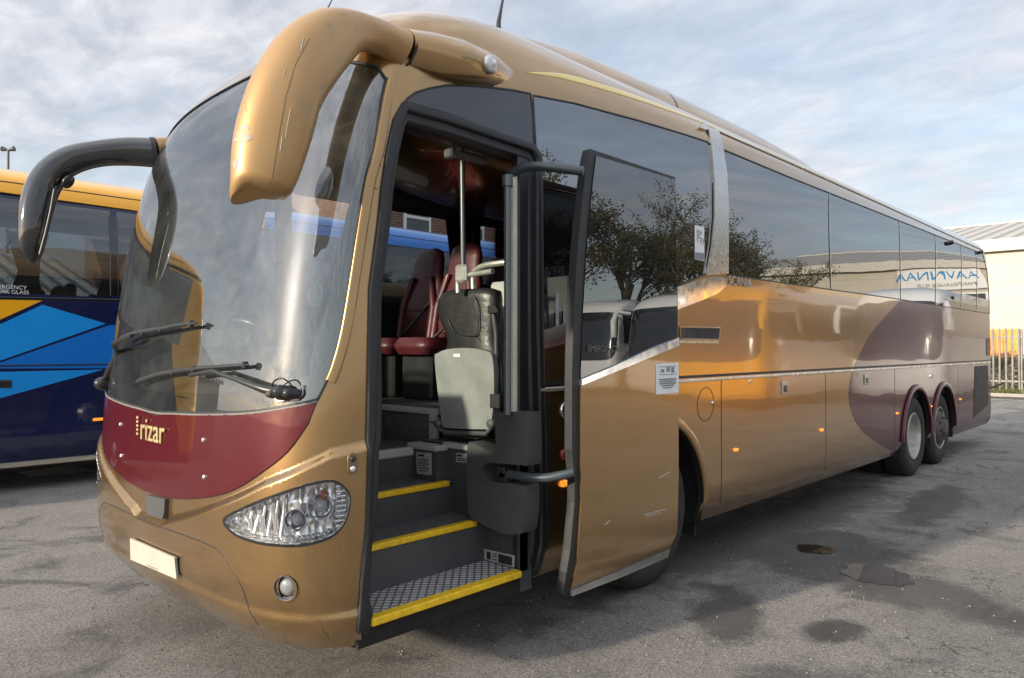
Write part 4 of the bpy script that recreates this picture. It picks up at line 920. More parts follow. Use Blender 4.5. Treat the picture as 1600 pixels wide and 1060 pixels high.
# door mechanism cover
hp = [(730, 698), (742, 694), (772, 706), (773, 652), (779, 645), (818, 645), (822, 652), (823, 722), (815, 727), (790, 725), (762, 724), (753, 732), (755, 747), (768, 754), (812, 758), (820, 772), (816, 828), (806, 835), (785, 834), (745, 815), (733, 803), (730, 770)]
P_ = [aty(q[0], q[1], 2.90) for q in crspl(hp, 3, True)]
MB().prism(P_, (0, .12, 0)).build('mechanism_cover', GREYP, bus, bevel=.012)
kn = MB()
for q in A7((725, 185), (735, 215), (795, 330), (790, 380), (800, 400)): MB().box(aty(*q, 2.93) - Vector((.03, .02, .03)), aty(*q, 2.93) + Vector((.03, .03, .03)), 0, .004).build('linkage', BLACKP, bus)
# ---------------------------------------------------------------- saloon
MB().box((-.83, 3.13, 1.02), (-2.5, 14.9, 1.255)).build('saloon_floor', FLOORV, bus)
MB().box((-.815, 3.10, 1.225), (-2.5, 3.16, 1.262), 0, .006).box((-.83, 3.10, 1.03), (-.90, 3.16, 1.23), 0, .006).build('floor_edging', GREYL, bus)
MB().box((-.06, 3.4, 1.0), (-.83, 14.9, 1.26)).box((-2.5, 1.9, .3), (-2.45, 14.9, 1.03)).box((-.30, 3.15, .34), (-2.4, 3.62, 1.0)).box((-.7, 5.1, .34), (-1.9, 9.85, 1.0)).box((-.7, 12.7, .36), (-1.9, 14.9, 1.0)).box((-.9, 2.0, .36), (-2.3, 3.15, 1.0)).box((-.8, 3.6, .75), (-1.75, 13.0, 1.0)).build('chassis', UNDER, bus)
MB().box((-.12, 2.5, 3.10), (-2.43, 14.9, 3.13)).build('ceiling', simple('ceiling_cloth', (.015, .015, .016), .9), bus)
rk = MB(); rk.box((-1.95, 3.0, 2.86), (-2.47, 14.6, 3.02), 0, .03).box((-.10, 3.3, 2.92), (-.62, 14.6, 3.06), 0, .03)
rk.build('luggage_rack', simple('rack_brown', (.016, .014, .014), .6), bus)
dash = MB(); dpts = []
prof_ = [(1.68, 1.05), (1.70, 1.52), (1.80, 1.60), (2.02, 1.66), (2.16, 1.60), (2.22, 1.40), (2.26, 1.03)]
dash.loft([[Vector((x_, y_ + (abs(x_ + 1.275) / 1.2)**3 * .22, z_)) for y_, z_ in prof_] for x_ in (-.72, -.9, -1.1, -1.3, -1.6, -1.9, -2.15, -2.35)], 0, True, closed=True).box((-1.62, 2.2, 1.4), (-2.2, 2.34, 1.78), 0, .05)
dash.build('dashboard', BLACKP, bus)
MB().lathe((-1.92, 2.50, 1.72), (0, .55, .85), [(.225, -.015), (.240, 0), (.225, .015), (.21, 0), (.225, -.015)], 36).tube([(-1.92, 2.50, 1.72), (-1.92, 2.40, 1.5)], .03, 10).box((-2.13, 2.48, 1.705), (-1.71, 2.52, 1.73)).build('steering_wheel', BLACKP, bus)
# handrails
PO = simple('grey_pole', (.10, .115, .125), .3, .3, coat=.3); POL = simple('pale_pole', (.50, .50, .46), .3, .5)
MB().tube([aty(793, 275, 2.86), aty(793, 648, 2.86)], .019, 14).lathe(aty(793, 283, 2.86), (0, 0, 1), [(.03, -.03), (.03, .03)], 14).build('grab_pole', PO, bus)
h1 = [aty(722, 222, 3.05), aty(723, 330, 3.05), aty(724, 425, 3.05)]
MB().tube(h1, .016, 12).build('grab_pole', PO, bus)
hr_ = crspl([aty(716, 458, 3.07), aty(716, 440, 3.07), aty(722, 433, 3.07), aty(745, 428, 3.07), aty(770, 424, 3.07)], 4)
kn = MB().tube(hr_, .017, 12).box(aty(718, 432, 3.05) - Vector((.03, .02, .04)), aty(730, 418, 3.05) + Vector((.0, .02, .02)), 0, .015)
kn.build('handrail', POL, bus); kn = MB(); kn.tube(crspl([aty(740, 455, 3.45), aty(740, 430, 3.45), aty(750, 418, 3.45), aty(775, 412, 3.45), aty(816, 408, 3.5)], 4), .02, 12); kn.build('handrail', POL, bus)
MB().box((-.10, 3.55, 1.26), (-.80, 3.60, 2.10), 0, .02).build('modesty_panel', simple('pale_panel', (.42, .43, .42), .4), bus)
for k, yv in enumerate((4.55, 7.2, 9.8, 12.3)):
    cu_ = MB(); n_ = 26; r0 = []; r1 = []; r2 = []
    for j in range(n_ + 1):
        f = j / n_; wob = .022 * math.sin(j * 1.9 + k); r0.append(Vector((-2.40 + wob, yv + f * .42, 3.0))); r1.append(Vector((-2.40 + wob * .5, yv + .20 + (f - .5) * .24, 2.50))); r2.append(Vector((-2.40 + wob, yv + .17 + (f - .5) * .34, 2.12)))
    cu_.loft([r0, [a.lerp(b, .5) + Vector((0, 0, 0)) for a, b in zip(r0, r1)], r1, r2], 0, False, closed=False); o = cu_.build('curtain', CURT, bus); o.modifiers.new('t', 'SOLIDIFY').thickness = .01
# ---------------------------------------------------------------- seats
def bx(c, sx_, sy_, sz_, ch=.05): return MB().box((c[0] - sx_ / 2, c[1] - sy_ / 2, c[2] - sz_ / 2), (c[0] + sx_ / 2, c[1] + sy_ / 2, c[2] + sz_ / 2), 0, ch)
def soft(o, lv=2):
    md = o.modifiers.new('s', 'SUBSURF'); md.levels = md.render_levels = lv
    for p in o.data.polygons: p.use_smooth = True
    return o
def seat(loc, mat):
    x, y, z = loc; rings = []
    for h_, wd_, dp_, yo in ((.40, .40, .07, 0), (.44, .45, .10, 0), (.60, .47, .12, .01), (.78, .46, .12, .04), (.92, .44, .11, .07), (1.02, .37, .10, .09), (1.14, .36, .10, .11), (1.22, .31, .08, .12), (1.25, .18, .04, .12)):
        rings.append(sq(Vector((x, y + yo, z + h_)), Vector((1, 0, 0)), Vector((0, 1, 0)), wd_ / 2, dp_ / 2, 28, 3))
    s_ = MB().loft(rings, 0, True).build('seat', mat, bus)
    for sx_ in (-1, 1):
        r_ = [sq(Vector((x + sx_ * (.205 - .0 * k) - (sx_ * max(0, k - 3) * .03), y - .055 + .012 * k, z + .46 + .09 * k)), Vector((1, 0, 0)), Vector((0, 1, 0)), .035, .045 - .004 * k, 12, 2) for k in range(7)]
        MB().loft(r_, 0, True).build('seat_bolster', mat, s_)
    soft(bx((x, y - .26, z + .41), .46, .50, .13, .05).build('seat_cushion', mat, s_))
    pt = MB()
    for k in range(3): pt.tube([Vector((x - .13, y - .056 + .012 * k, z + .52 + .1 * k)), Vector((x, y - .062 + .012 * k, z + .515 + .1 * k)), Vector((x + .13, y - .056 + .012 * k, z + .52 + .1 * k))], .006, 6)
    pt.build('seat_stitching', mat, s_)
    MB().box((x - .055, y + .022, z + .885), (x + .055, y + .03, z + .945), 0, .004).build('seat_badge', GREYL, s_)
    MB().tube([Vector((x + .19, y - .02, z + .80)), Vector((x + .02, y - .09, z + .60)), Vector((x - .17, y - .14, z + .44))], .012, 6).build('seat_belt', BLACK, s_)
    MB().box((x - .18, y - .42, z), (x + .18, y - .08, z + .34), 0, .02).build('seat_base', BLACKP, s_)
for r_ in range(6):
    for xx in (-2.14, -1.68, -.86, -.42):
        if r_ == 0 and xx > -1: continue
        if r_ > 2 and xx > -1 and r_ % 2: continue
        seat((xx, 4.05 + .86 * r_, 1.26), SEATRED)
# courier seat, folded
cs = thing_ = None
q4 = [(690, 551), (697, 546), (730, 543), (765, 549), (775, 560), (778, 600), (773, 660), (768, 670), (700, 667), (690, 657), (682, 610), (679, 560)]
q4 = [(679, 562), (684, 552), (700, 546), (730, 544), (760, 549), (769, 558), (772, 600), (770, 640), (765, 668), (755, 671), (700, 669), (691, 663), (686, 630)]
P_ = [aty(q[0], q[1], 3.04) for q in crspl(q4, 3, True)]
cseat = MB().prism(P_, (0, .07, 0)).build('courier_seat', SEATGR, bus, bevel=.02)
hx = lambda px_: aty(px_, 500, 3.18).x
bk = [(735, 458, 42), (733, 468, 46), (733, 485, 46), (736, 505, 43), (739, 520, 38), (741, 535, 37), (741, 552, 42)]
rings = []
for a, b, r_ in bk:
    c = aty(a, b, 3.20); w_ = (aty(a + r_, b, 3.2) - aty(a - r_, b, 3.2)).length / 2; rings.append(sq(c, Vector((1, 0, .0)), Vector((0, 1, 0)), w_, .075, 28, 3))
cap_ = [[rings[0][0].lerp(rings[0][0], 0) for _ in range(1)]]
c0 = sum(rings[0], Vector()) / 28; rings = [[c0 + (p - c0) * .75 + Vector((0, 0, .02)) for p in rings[0]]] + rings
rings.append([p + Vector((0, 0, -.35)) for p in rings[-1]])
MB().loft(rings, 0, True).build('seat_backrest', LEATHER, cseat)
pl_ = MB().tube(crspl([aty(*q, 3.115) for q in ((700, 500), (712, 520), (735, 525), (746, 520), (746, 480), (740, 463))], 5), .004, 6); pl_.build('seat_stitching', BLACKP, cseat)
MB().tube([aty(771, 485, 3.12), aty(776, 520, 3.10), aty(778, 635, 3.08)], .022, 8).box(aty(772, 627, 3.05) - Vector((.02, .02, .04)), aty(780, 627, 3.05) + Vector((.02, .02, .04)), 0, .005).build('seat_belt', BLACK, cseat)
MB().prism([aty(762, 478, 3.08), aty(774, 478, 3.08), aty(779, 488, 3.08), aty(762, 490, 3.08)], (0, .02, 0)).build('belt_guide', BLACKP, cseat, bevel=.004)
fr_ = MB().tube([aty(684, 655, 3.06), aty(688, 672, 3.06), aty(700, 676, 3.06), aty(760, 678, 3.06), aty(768, 668, 3.06), aty(770, 655, 3.06)], .016, 8)
fr_.box(aty(690, 678, 3.08), aty(768, 684, 3.2), 0, .01)
for q in ((685, 662), (768, 662)): fr_.lathe(aty(*q, 3.05), (0, -1, 0), [(0, .02), (.025, .018), (.028, 0), (.028, -.04)], 16)
fr_.build('seat_hinge', GREYS, cseat)
MB().prism([aty(*q, 3.036) for q in ((708.5, 553), (719, 553), (719, 558), (708.5, 558))], (0, .002, 0)).build('seat_label', PAPER, cseat)
MB().box(aty(676, 655, 3.08) - Vector((.015, .015, .012)), aty(684, 662, 3.08), 0, .005).build('seat_lever', simple('red_knob', (.4, .03, .02), .4), cseat)
# ---------------------------------------------------------------- side details
def side(px_, py_, off=0.0): return PT(*cast(px_, py_), off)
def marker(q, mat, rx=.032, rz=.016, name='side_marker_lamp'):
    p, n = side(*q); k_ = Vector((0, 0, 1)).cross(n).normalized(); rings = []
    for f, h_ in ((1, 0), (.98, .008), (.8, .018), (.45, .023), (.05, .024)): rings.append(sq(p + n * h_, k_, Vector((0, 0, 1)), rx * f, rz * f, 20, 2.3))
    b_ = MB().loft([sq(p, k_, Vector((0, 0, 1)), rx * 1.15, rz * 1.3, 20, 2.3), sq(p + n * .004, k_, Vector((0, 0, 1)), rx * 1.12, rz * 1.25, 20, 2.3)], 0, True).build('lamp_base', BLACKP, bus) if False else None
    return MB().loft(rings, 0, True).build(name, mat, bus)
for q in ((1149, 703), (1283, 672), (1401, 646), (1454, 635), (1500, 624)): marker(q, ORL)
marker((880.5, 755.5), ORL, .040, .022); marker((153, 655), ORL) if False else None
marker((883, 710), simple('red_amber_lens', (.40, .05, .015), .1, coat=1), .045, .035, 'side_indicator')
p, n = side(884, 641); kb = MB().lathe(p, n, [(.052, .0), (.052, .012), (.042, .016), (.036, .004)], 28).build('door_release', CHROME, bus); MB().lathe(p, n, [(.036, .002), (.03, .008), (.014, .012), (.0, .018)], 24).build('release_button', REDL, kb)
# air slot
slot = px(A8((640, 772), (805, 775), (803, 825), (640, 822)), 10); patch('air_slot', FASCIA, slot, off=.004, thick=.01, parent=bus); strip('slot_surround', GOLD, slot, .014, bus, h=.010, closed=True)
patch('slot_sill', BRUSH, px(A8((640, 824), (803, 827), (800, 840), (640, 838)), 10), off=.004, thick=.006, parent=bus)
# filler flap
fc = cast(1102.5, 632); strip('filler_flap_gap', BLACK, [(fc[0] + .125 * math.cos(q), fc[1] + .125 * math.sin(q)) for q in [2 * math.pi * k / 40 for k in range(40)]], .006, bus, h=.002, closed=True)
disc('flap_lock', *side(1113, 629.5), .014, .01, CHROME, bus, 14)
for q in ((1225, 606), (1353, 593.5)):
    p, n = side(*q); MB().box(p + Vector((-.004, -.055, -.055)), p + Vector((.012, .055, .055)), 0, .006).build('locker_handle', ALU, bus); MB().box(p + Vector((.009, -.035, -.04)), p + Vector((.016, .035, .02)), 0, .003).build('handle_recess', BLACKP, bus)
gr_ = px([(1523, 573), (1543, 571), (1544, 632), (1521, 653)], 8)
patch('engine_grille', simple('grille_mesh', (.03, .03, .032), .6, bmp=1, bs=120), gr_, off=.006, thick=.012, parent=bus)
patch('rear_vent', BLACKP, px([(1541, 530), (1547, 529), (1547, 556), (1541, 556)], 6), off=.006, thick=.01, parent=bus)
for q in ((1483, 380), (1538, 392)):
    p, n = side(*q); MB().tube([p - n * .02, p + n * .035 + Vector((0, 0, -.01))], .028, 12).lathe(p + n * .035, n, [(.03, -.02), (.034, .01), (.025, .025), (0, .025)], 14).build('rear_camera', BLACKP, bus)
# stickers on the quarter window
pq = px(A8((702, 350), (741, 358), (743, 500), (703, 492)), 8)
o = patch('payment_sticker', PAPER, pq, off=.003, thick=.002, parent=w1)
on_surface_text('Pay', A8((710, 405))[0], .085, GREYTXT, 'sticker_print', .0003, 1.0, off=.0045, parent=w1)
on_surface_text('VISA', A8((708, 378))[0], .045, GREYTXT, 'sticker_print', .0003, 1.0, off=.0045, parent=w1)
patch('sticker_print', GREYTXT, px(A8((704, 462), (741, 466), (742, 497), (704, 490)), 8), off=.0045, thick=.001, parent=w1)
# arch lips and wheels
for yc_, rr, mt in ((4.38, .63, GOLD), (10.58, .61, PLUM), (11.93, .60, PLUM)):
    pth = [(uy(yc_ - (rr + .03) * math.cos(q), z), wz(z)) for q in [math.pi * k / 40 for k in range(41)] for z in [max(.36, .50 + (rr + .03) * 1.02 * math.sin(q))]]
    pth = [(uy(yc_ - rr - .03, z), wz(z)) for z in (.36, .43)] + pth[0:] + [(uy(yc_ + rr + .03, z), wz(z)) for z in (.43, .36)]
    pth = [pth[2]] + pth[3:-2]
    strip('arch_lip', mt, pth, .075, bus, h=.030)
    a_ = MB(); rings = [[Vector((x_, yc_ - rr * 1.06 * math.cos(q), .50 + rr * 1.1 * math.sin(q))) for q in [math.pi * (k - 2) / 24 for k in range(29)]] for x_ in (-.03, -.72)]
    a_.loft(rings, 0, False, closed=False); a_.box((-.72, yc_ - .68, .34), (-.76, yc_ + .68, 1.25)); a_.build('wheel_arch_liner', UNDER, bus)
def wheel(y_, xo, kind, sgn=1):
    c = Vector((xo, y_, .515)); ax = Vector((sgn, 0, 0)); Rr_ = .515
    tp = [(.30, -.02), (.33, .0), (.40, .012), (.455, .008), (.488, -.012), (Rr_ - .008, -.03), (Rr_, -.05), (Rr_, -.235), (Rr_ - .008, -.255), (.47, -.275), (.33, -.28)]
    wh = MB().lathe(c, ax, [(.29, -.27), (.295, -.12), (.292, -.02), (.305, -.005), (.29, .004), (.285, -.02)], 40).build('wheel', RIMM, bus)
    MB().lathe(c, ax, tp, 64).build('tyre', TYRE, wh)
    tr = MB()
    for k in range(60):
        q = 2 * math.pi * k / 60
        for x_ in (-.075, -.125, -.17, -.215):
            d_ = Vector((0, math.cos(q + x_ * 2), math.sin(q + x_ * 2))); t_ = Vector((0, -d_.z, d_.y)); cc_ = c + ax * x_ + d_ * Rr_
            tr.prism([cc_ - ax * .019 - t_ * .018 - d_ * .004, cc_ + ax * .019 - t_ * .018 - d_ * .004, cc_ + ax * .019 + t_ * .018 - d_ * .004, cc_ - ax * .019 + t_ * .018 - d_ * .004], d_ * .012)
    tr.build('tyre_tread', TYRE, wh)
    if kind == 'drive':
        MB().lathe(c, ax, [(.285, -.01), (.272, -.05), (.262, -.15), (.235, -.175), (.12, -.18), (.11, -.13), (.10, -.10), (0, -.09)], 40).build('rim_dish', RIMM, wh)
        hb_ = MB()
        for k in range(10): q = 2 * math.pi * k / 10; hb_.lathe(c + ax * -.18 + Vector((0, math.cos(q), math.sin(q))) * .167, ax, [(.016, 0), (.016, .025), (0, .03)], 8)
        hb_.build('wheel_nuts', HUB, wh)
    else:
        MB().lathe(c, ax, [(.285, -.01), (.27, -.03), (.235, -.035), (.225, .015 if kind == 'tag' else -.02), (.18, .03 if kind == 'tag' else -.01), (.13, .035), (.12, .075), (.08, .085), (0, .085)], 40).build('rim_dish', HUB if kind == 'tag' else ALU, wh)
        hb_ = MB()
        for k in range(10):
            q = 2 * math.pi * k / 10; hb_.lathe(c + ax * .02 + Vector((0, math.cos(q), math.sin(q))) * .162, ax, [(.016, -.02), (.016, .035), (0, .04)], 8)
        hb_.build('wheel_nuts', HUB if kind == 'tag' else CHROME, wh)
        ho = MB()
        for k in range(8): q = 2 * math.pi * (k + .5) / 8; ho.lathe(c + ax * -.012 + Vector((0, math.cos(q), math.sin(q))) * .215, ax, [(.028, -.004), (.026, .0), (0, .002)], 12)
        ho.build('vent_holes', BLACK, wh)
wheel(4.38, -.06, 'steer'); wheel(10.58, -.03, 'drive'); wheel(10.58, -.36, 'drive'); wheel(11.93, -.05, 'tag')
wheel(4.38, -2.49, 'steer', -1); wheel(10.58, -2.52, 'drive', -1); wheel(10.58, -2.19, 'drive', -1); wheel(11.93, -2.50, 'tag', -1)
MB().box((-.10, 5.06, .22), (-.42, 5.075, .70)).build('mud_flap', BLACK, bus)
MB().tube([(-.05, 15.1, .95), (.05, 15.35, 1.0), (.1, 15.6, 1.04)], .02, 8).build('rear_arm', BLACKP, bus)
# ================================================================== OTHER COACHES
NAVY = paint('navy_paint', (.006, .012, .060), .0, .25, wav=.15, dirt=.06); YELP = paint('yellow_paint', (.95, .44, .012), .0, .30, wav=.1, dirt=.06)
LBL = paint('light_blue_paint', (.008, .30, .80), .0, .3, wav=.15, dirt=.03); MBL = paint('mid_blue_paint', (.004, .17, .62), .0, .3, wav=.15, dirt=.03)
WHP = paint('white_coach_paint', (.72, .73, .73), .0, .3, wav=.3, dirt=.1)
CGL = simple('coach_dark_glass', (.012, .014, .017), .04, coat=1.0, spec=.8, var=.05)
XO, YO, ZS = -7.10, -3.60, 1.04
nb = thing('coach', (XO - 1.275, 5.0, 0), 'blue and yellow coach with light blue diagonal panels parked behind the gold coach', 'coach')
def loc_uw(px_, py_):
    p = atx(px_, py_, XO); z = min(3.3, max(.36, p.z / ZS)); y = p.y - YO
    w_ = wz(z); yc = float(FY(w_) + FD(w_)); return (CAPL + (y - yc) / (YR - yc) * 13.0 if y > yc else CAPL * .95 - (yc - y) * .8, w_)
def lpoly(pts, step=25): return [loc_uw(q[0], q[1]) for q in dens(pts, step)]
xf = lambda P: P * np.array([1, 1, ZS]) + np.array([XO, YO, 0])
zt_, zb_ = 3.235, 2.19
def run(y0, y1, sgn=1): return yz([(y0, zb_), (y1, zb_), (y1, zt_), (y0, zt_)], sgn, .3)
def yl(px_): return atx(px_, 400, XO).y - YO
wins = [run(2.6, yl(-45)), run(yl(-35), yl(174)), run(yl(184), yl(184) + 1.75), run(yl(184) + 1.85, yl(184) + 3.6), run(yl(184) + 3.7, 14.7)]
winf = [mirror(run(2.4, 4.2)), mirror(run(4.3, 6.6)), mirror(run(6.7, 8.9)), mirror(run(9.0, 11.5)), mirror(run(11.6, 14.6))]
hull = [(-UMAX, 0)] + [(u, 0) for u in np.arange(-14.3, 14.4, .5)] + [(UMAX, 0), (UMAX, WMAX), (-UMAX, WMAX)]
wq = wz(3.26); wsb_ = wz(1.35); WS2 = [(1.25 * math.cos(a) * 1.0, wz(1.38) + (wz(3.1) - wz(1.38)) * (.5 + .5 * math.sin(a))) for a in [2 * math.pi * k / 48 for k in range(48)]]
WS2 = [(math.copysign(abs(a / 1.25)**.45 * 1.25, a), (b - (wz(1.38) + wz(3.1)) / 2)) for a, b in WS2]; WS2 = [(a, (wz(1.38) + wz(3.1)) / 2 + math.copysign(abs(b / ((wz(3.1) - wz(1.38)) / 2))**.5 * (wz(3.1) - wz(1.38)) / 2, b)) for a, b in WS2]
yroof = [(-9, wq), (CAPL + 6.6, wq), (CAPL + 6.1, WMAX - .01), (-7.2, WMAX - .01)]; ybl = [(-CAPL - .2, wz(.5)), (CAPL + .15, wz(.5)), (CAPL + .65, wz(2.1)), (CAPL + .75, wq - .001), (-CAPL - .75, wq - .001), (-CAPL - .65, wz(2.1))]
ytri = lpoly(A2((-330, 18), (245, 30), (-330, 290)), 40); lb1 = lpoly(A2((235, 58), (585, 162), (-330, 482), (-330, 320)), 40)
mb1 = lpoly(A2((612, 168), (760, 200), (760, 407), (-330, 412), (-330, 492)), 40); lb2 = lpoly(A2((570, 416), (-330, 436), (-330, 665)), 40)
bblue = [(CAPL + 6.62, wq), (UMAX - .01, wq), (UMAX - .01, WMAX - .01), (CAPL + 6.12, WMAX - .01)]
nbody = patch('body_shell', [NAVY, YELP, LBL, MBL, DARK], hull, holes=wins + winf + [WS2], regions=[(yroof, 1), (ybl, 1), (ytri, 1), (lb1, 2), (mb1, 3), (lb2, 2), (bblue, 3)], thick=.05, parent=nb, gu=.6, gw=.08, capd=.09, xf=xf)
FARG = MATS['far_glass']; NTINT = glass('neighbour_glass', (.48, .50, .52), 2.0, .02, .1)
for wn_ in wins: patch('side_window', NTINT, wn_, off=-.004, thick=.004, parent=nb, xf=xf, gw=.2, gu=.6)
for wn_ in winf: patch('side_window', FARG, wn_, off=-.004, thick=.004, parent=nb, xf=xf, gw=.2, gu=.6)
patch('windscreen', CGL, WS2, off=-.004, thick=.02, parent=nb, xf=xf, gw=.15)
def nstrip(name, mat, pts, wdt, h=.004):
    global S_SAVE
    o = strip(name, mat, pts, wdt, None, h=h); me = o.data
    for v in me.vertices: v.co = (v.co.x + XO, v.co.y + YO, v.co.z * ZS)
    o.parent = nb; o.matrix_parent_inverse = PINV[nb.name]; return o
nstrip('waist_rail', BLACK, [(u, wz(1.40)) for u in np.linspace(CAPL + .05, UMAX - .1, 40)], .02, .003)
nstrip('roof_gutter', BLACKP, [(u, wz(3.42)) for u in np.linspace(CAPL + .05, UMAX - .1, 60)], .014, .004)
nstrip('side_marker_lamp', ORL, [loc_uw(145, 656), loc_uw(152, 655.5), loc_uw(160, 655)], .035, .02)
nstrip('body_handle', BLACKP, [loc_uw(-6, 600), loc_uw(8, 600), loc_uw(18, 600)], .09, .01)
nstrip('window_pillar', BLACKGL, [loc_uw(179, y_) for y_ in (338, 380, 420, 462)], .10, .002)
nstrip('window_rail', BLACKGL, [loc_uw(x_, 466 + (x_ / 190) * 4) for x_ in (-60, 0, 60, 120, 190, 230)], .035, .002)
p = atx(-16, 451, XO + .01)
for s_, z_ in (('EMERGENCY', 447.5), ('BREAK GLASS', 455)):
    text_obj('window_lettering', s_, .062, atx(-16, z_, XO + .012), (0, 1, 0), (0, 0, 1), PAPER, nb, .0005)
MB().box((XO - .06, -1.7, 1.0), (XO - 2.5, 11.2, 1.25)).box((XO - .3, 2.2, .36), (XO - 2.2, 6.0, 1.0)).build('saloon_floor', UNDER, nb)
rr2 = [Vector(p) for p in xf(rp)]; ll2 = [Vector(p) for p in xf(lp[::-1])]; MB().add(rr2 + ll2, [tuple(range(100))]).build('rear_panel', NAVY, nb)
DSEAT = simple('charcoal_seat', (.025, .024, .026), .8)
for k in range(12):
    for xx in (-.40, -.88, -1.70, -2.16):
        y_ = YO + 3.2 + .80 * k; rings = [sq(Vector((XO + xx, y_ + o_, z_)), Vector((1, 0, 0)), Vector((0, 1, 0)), w_, d_, 16, 3) for z_, w_, d_, o_ in ((1.6, .21, .05, 0), (2.0, .22, .06, .04), (2.28, .20, .055, .08), (2.40, .16, .05, .1), (2.45, .09, .03, .1))]
        MB().loft(rings, 0, True).build('seat', DSEAT, nb)
for k in range(4):
    cu_ = MB(); yv = atx(58, 400, XO).y - .9 + k * 1.1; r0, r1, r2 = [], [], []
    for j in range(21):
        f = j / 20; wob = .02 * math.sin(j * 1.9); r0.append(Vector((XO - 2.38 + wob, yv + f * .55, 3.30))); r1.append(Vector((XO - 2.38, yv + .27 + (f - .5) * .22, 2.75))); r2.append(Vector((XO - 2.38 + wob, yv + .27 + (f - .5) * .5, 2.28)))
    cu_.loft([r0, r1, r2], 0, False, closed=False); o = cu_.build('curtain', CURT, nb); o.modifiers.new('t', 'SOLIDIFY').thickness = .01
def simple_wheel(c, root):
    t_ = MB().lathe(c, (1, 0, 0), [(.29, .0), (.33, .01), (.45, .008), (.50, -.02), (.515, -.05), (.515, -.235), (.47, -.27), (.3, -.28)], 40).build('wheel', TYRE, root)
    MB().lathe(c, (1, 0, 0), [(.295, .0), (.27, -.05), (.15, -.02), (.12, .03), (0, .04)], 32).build('wheel_rim', ALU, t_)
for y_ in (.55, 6.95): simple_wheel(Vector((XO - .02, y_, .515)), nb)
# coaches across the yard, seen only as reflections in the gold coach's side
def yard_coach(loc, mat, lab, first=[None]):
    if first[0] is None:
        root = thing('coach', loc, lab, 'coach', 'coaches parked across the yard'); XF = lambda P: P + np.array([loc[0] - XC, loc[1] - 1.5, 0])
        b_ = patch('body_shell', [mat, CGL, WHP, DARK], hull, regions=[([(CAPL + .7, -.01), (UMAX + .1, -.01), (UMAX + .1, WMAX + .1), (CAPL + .7, WMAX + .1)], 2), ([(-UMAX - .1, -.01), (-CAPL - .7, -.01), (-CAPL - .7, WMAX + .1), (-UMAX - .1, WMAX + .1)], 2), (WS2, 1)] + [(yz([(2.3, 2.0), (14.6, 2.0), (14.6, 3.15), (2.3, 3.15)], s_, .4), 1) for s_ in (1, -1)], thick=.02, parent=root, xf=XF, gu=1.0, gw=.10, capd=.10)
        for p in b_.data.polygons: pass
        lm = MB()
        for sx_ in (-.95, .95): lm.lathe((loc[0] + sx_, loc[1] + .12, .85), (0, -1, 0), [(0, .05), (.09, .04), (.13, .0), (.13, -.1)], 20)
        lm.build('headlight', CHROME, root)
        mm = MB()
        for sx_ in (-1, 1): mm.tube([Vector((loc[0] + sx_ * 1.15, loc[1] + .4, 2.95)), Vector((loc[0] + sx_ * 1.45, loc[1] + .0, 3.0)), Vector((loc[0] + sx_ * 1.5, loc[1] - .15, 2.7)), Vector((loc[0] + sx_ * 1.5, loc[1] - .15, 2.2))], [.06, .07, .12, .10], 12)
        mm.build('mirror_arm', mat, root)
        for sx_ in (0, 2.27):
            for y_ in (2.8, 9.0): simple_wheel(Vector((loc[0] + 1.24 - sx_ + (0 if sx_ == 0 else .25), loc[1] + y_, .515)), root)
        first[0] = root; return root
    src = first[0]; r = src.copy(); COL.objects.link(r); r.location = loc; r['label'] = lab
    def cpy(o, par):
        c = o.copy(); COL.objects.link(c); c.parent = par; c.matrix_parent_inverse = o.matrix_parent_inverse
        if mat is not WHP and o.name.split('.')[0] in ('body_shell', 'mirror_arm'):
            c.data = o.data.copy(); c.data.materials[0] = mat
        for k in [x for x in bpy.data.objects if x.parent == o and x != c]: cpy(k, c)
    for o in [x for x in bpy.data.objects if x.parent == src]: cpy(o, r)
    return r
yard_coach((3.9, 23.0, 0), WHP, 'white coach facing the camera, reflected beside the cream warehouse in the rear side windows')
yard_coach((7.2, 18.6, 0), YELP, 'yellow coach reflected in the gold side between the white coaches')
yard_coach((11.0, 20.6, 0), WHP, 'white coach reflected in the open door glass, next to the yellow coach')
yard_coach((14.4, 21.2, 0), WHP, 'white coach reflected in front of the trees, farthest from the yellow coach')

# ================================================================== BUILDINGS
def cladding(name, col, n):
    m, t, o = newmat(name); p = pr(t, Roughness=.55); P = pos(t); s = nd(t, 'ShaderNodeSeparateXYZ'); t.links.new(P, s.inputs[0])
    f = m_(t, 'PINGPONG', m_(t, 'MULTIPLY', s.outputs[2], 1 / n), .5); ln = m_(t, 'LESS_THAN', f, .018)
    c = mixc(t, rng_(t, noise_(t, .6, 5), .3, .7), col, tuple(x * .90 for x in col)); c = mixc(t, rng_(t, noise_(t, 3, 6, .6, 0, P, (1, 1, .15)), .5, .8, 0, .3), c, (.35, .31, .24)); c = mixc(t, m_(t, 'MULTIPLY', ln, .45), c, (.25, .22, .17))
    t.links.new(c, p.inputs['Base Color']); t.links.new(p.outputs[0], o.inputs[0]); return m
CLAD = cladding('cream_cladding', (.52, .485, .39), 1.0); CLADT = simple('cream_fascia', (.52, .50, .44), .5)
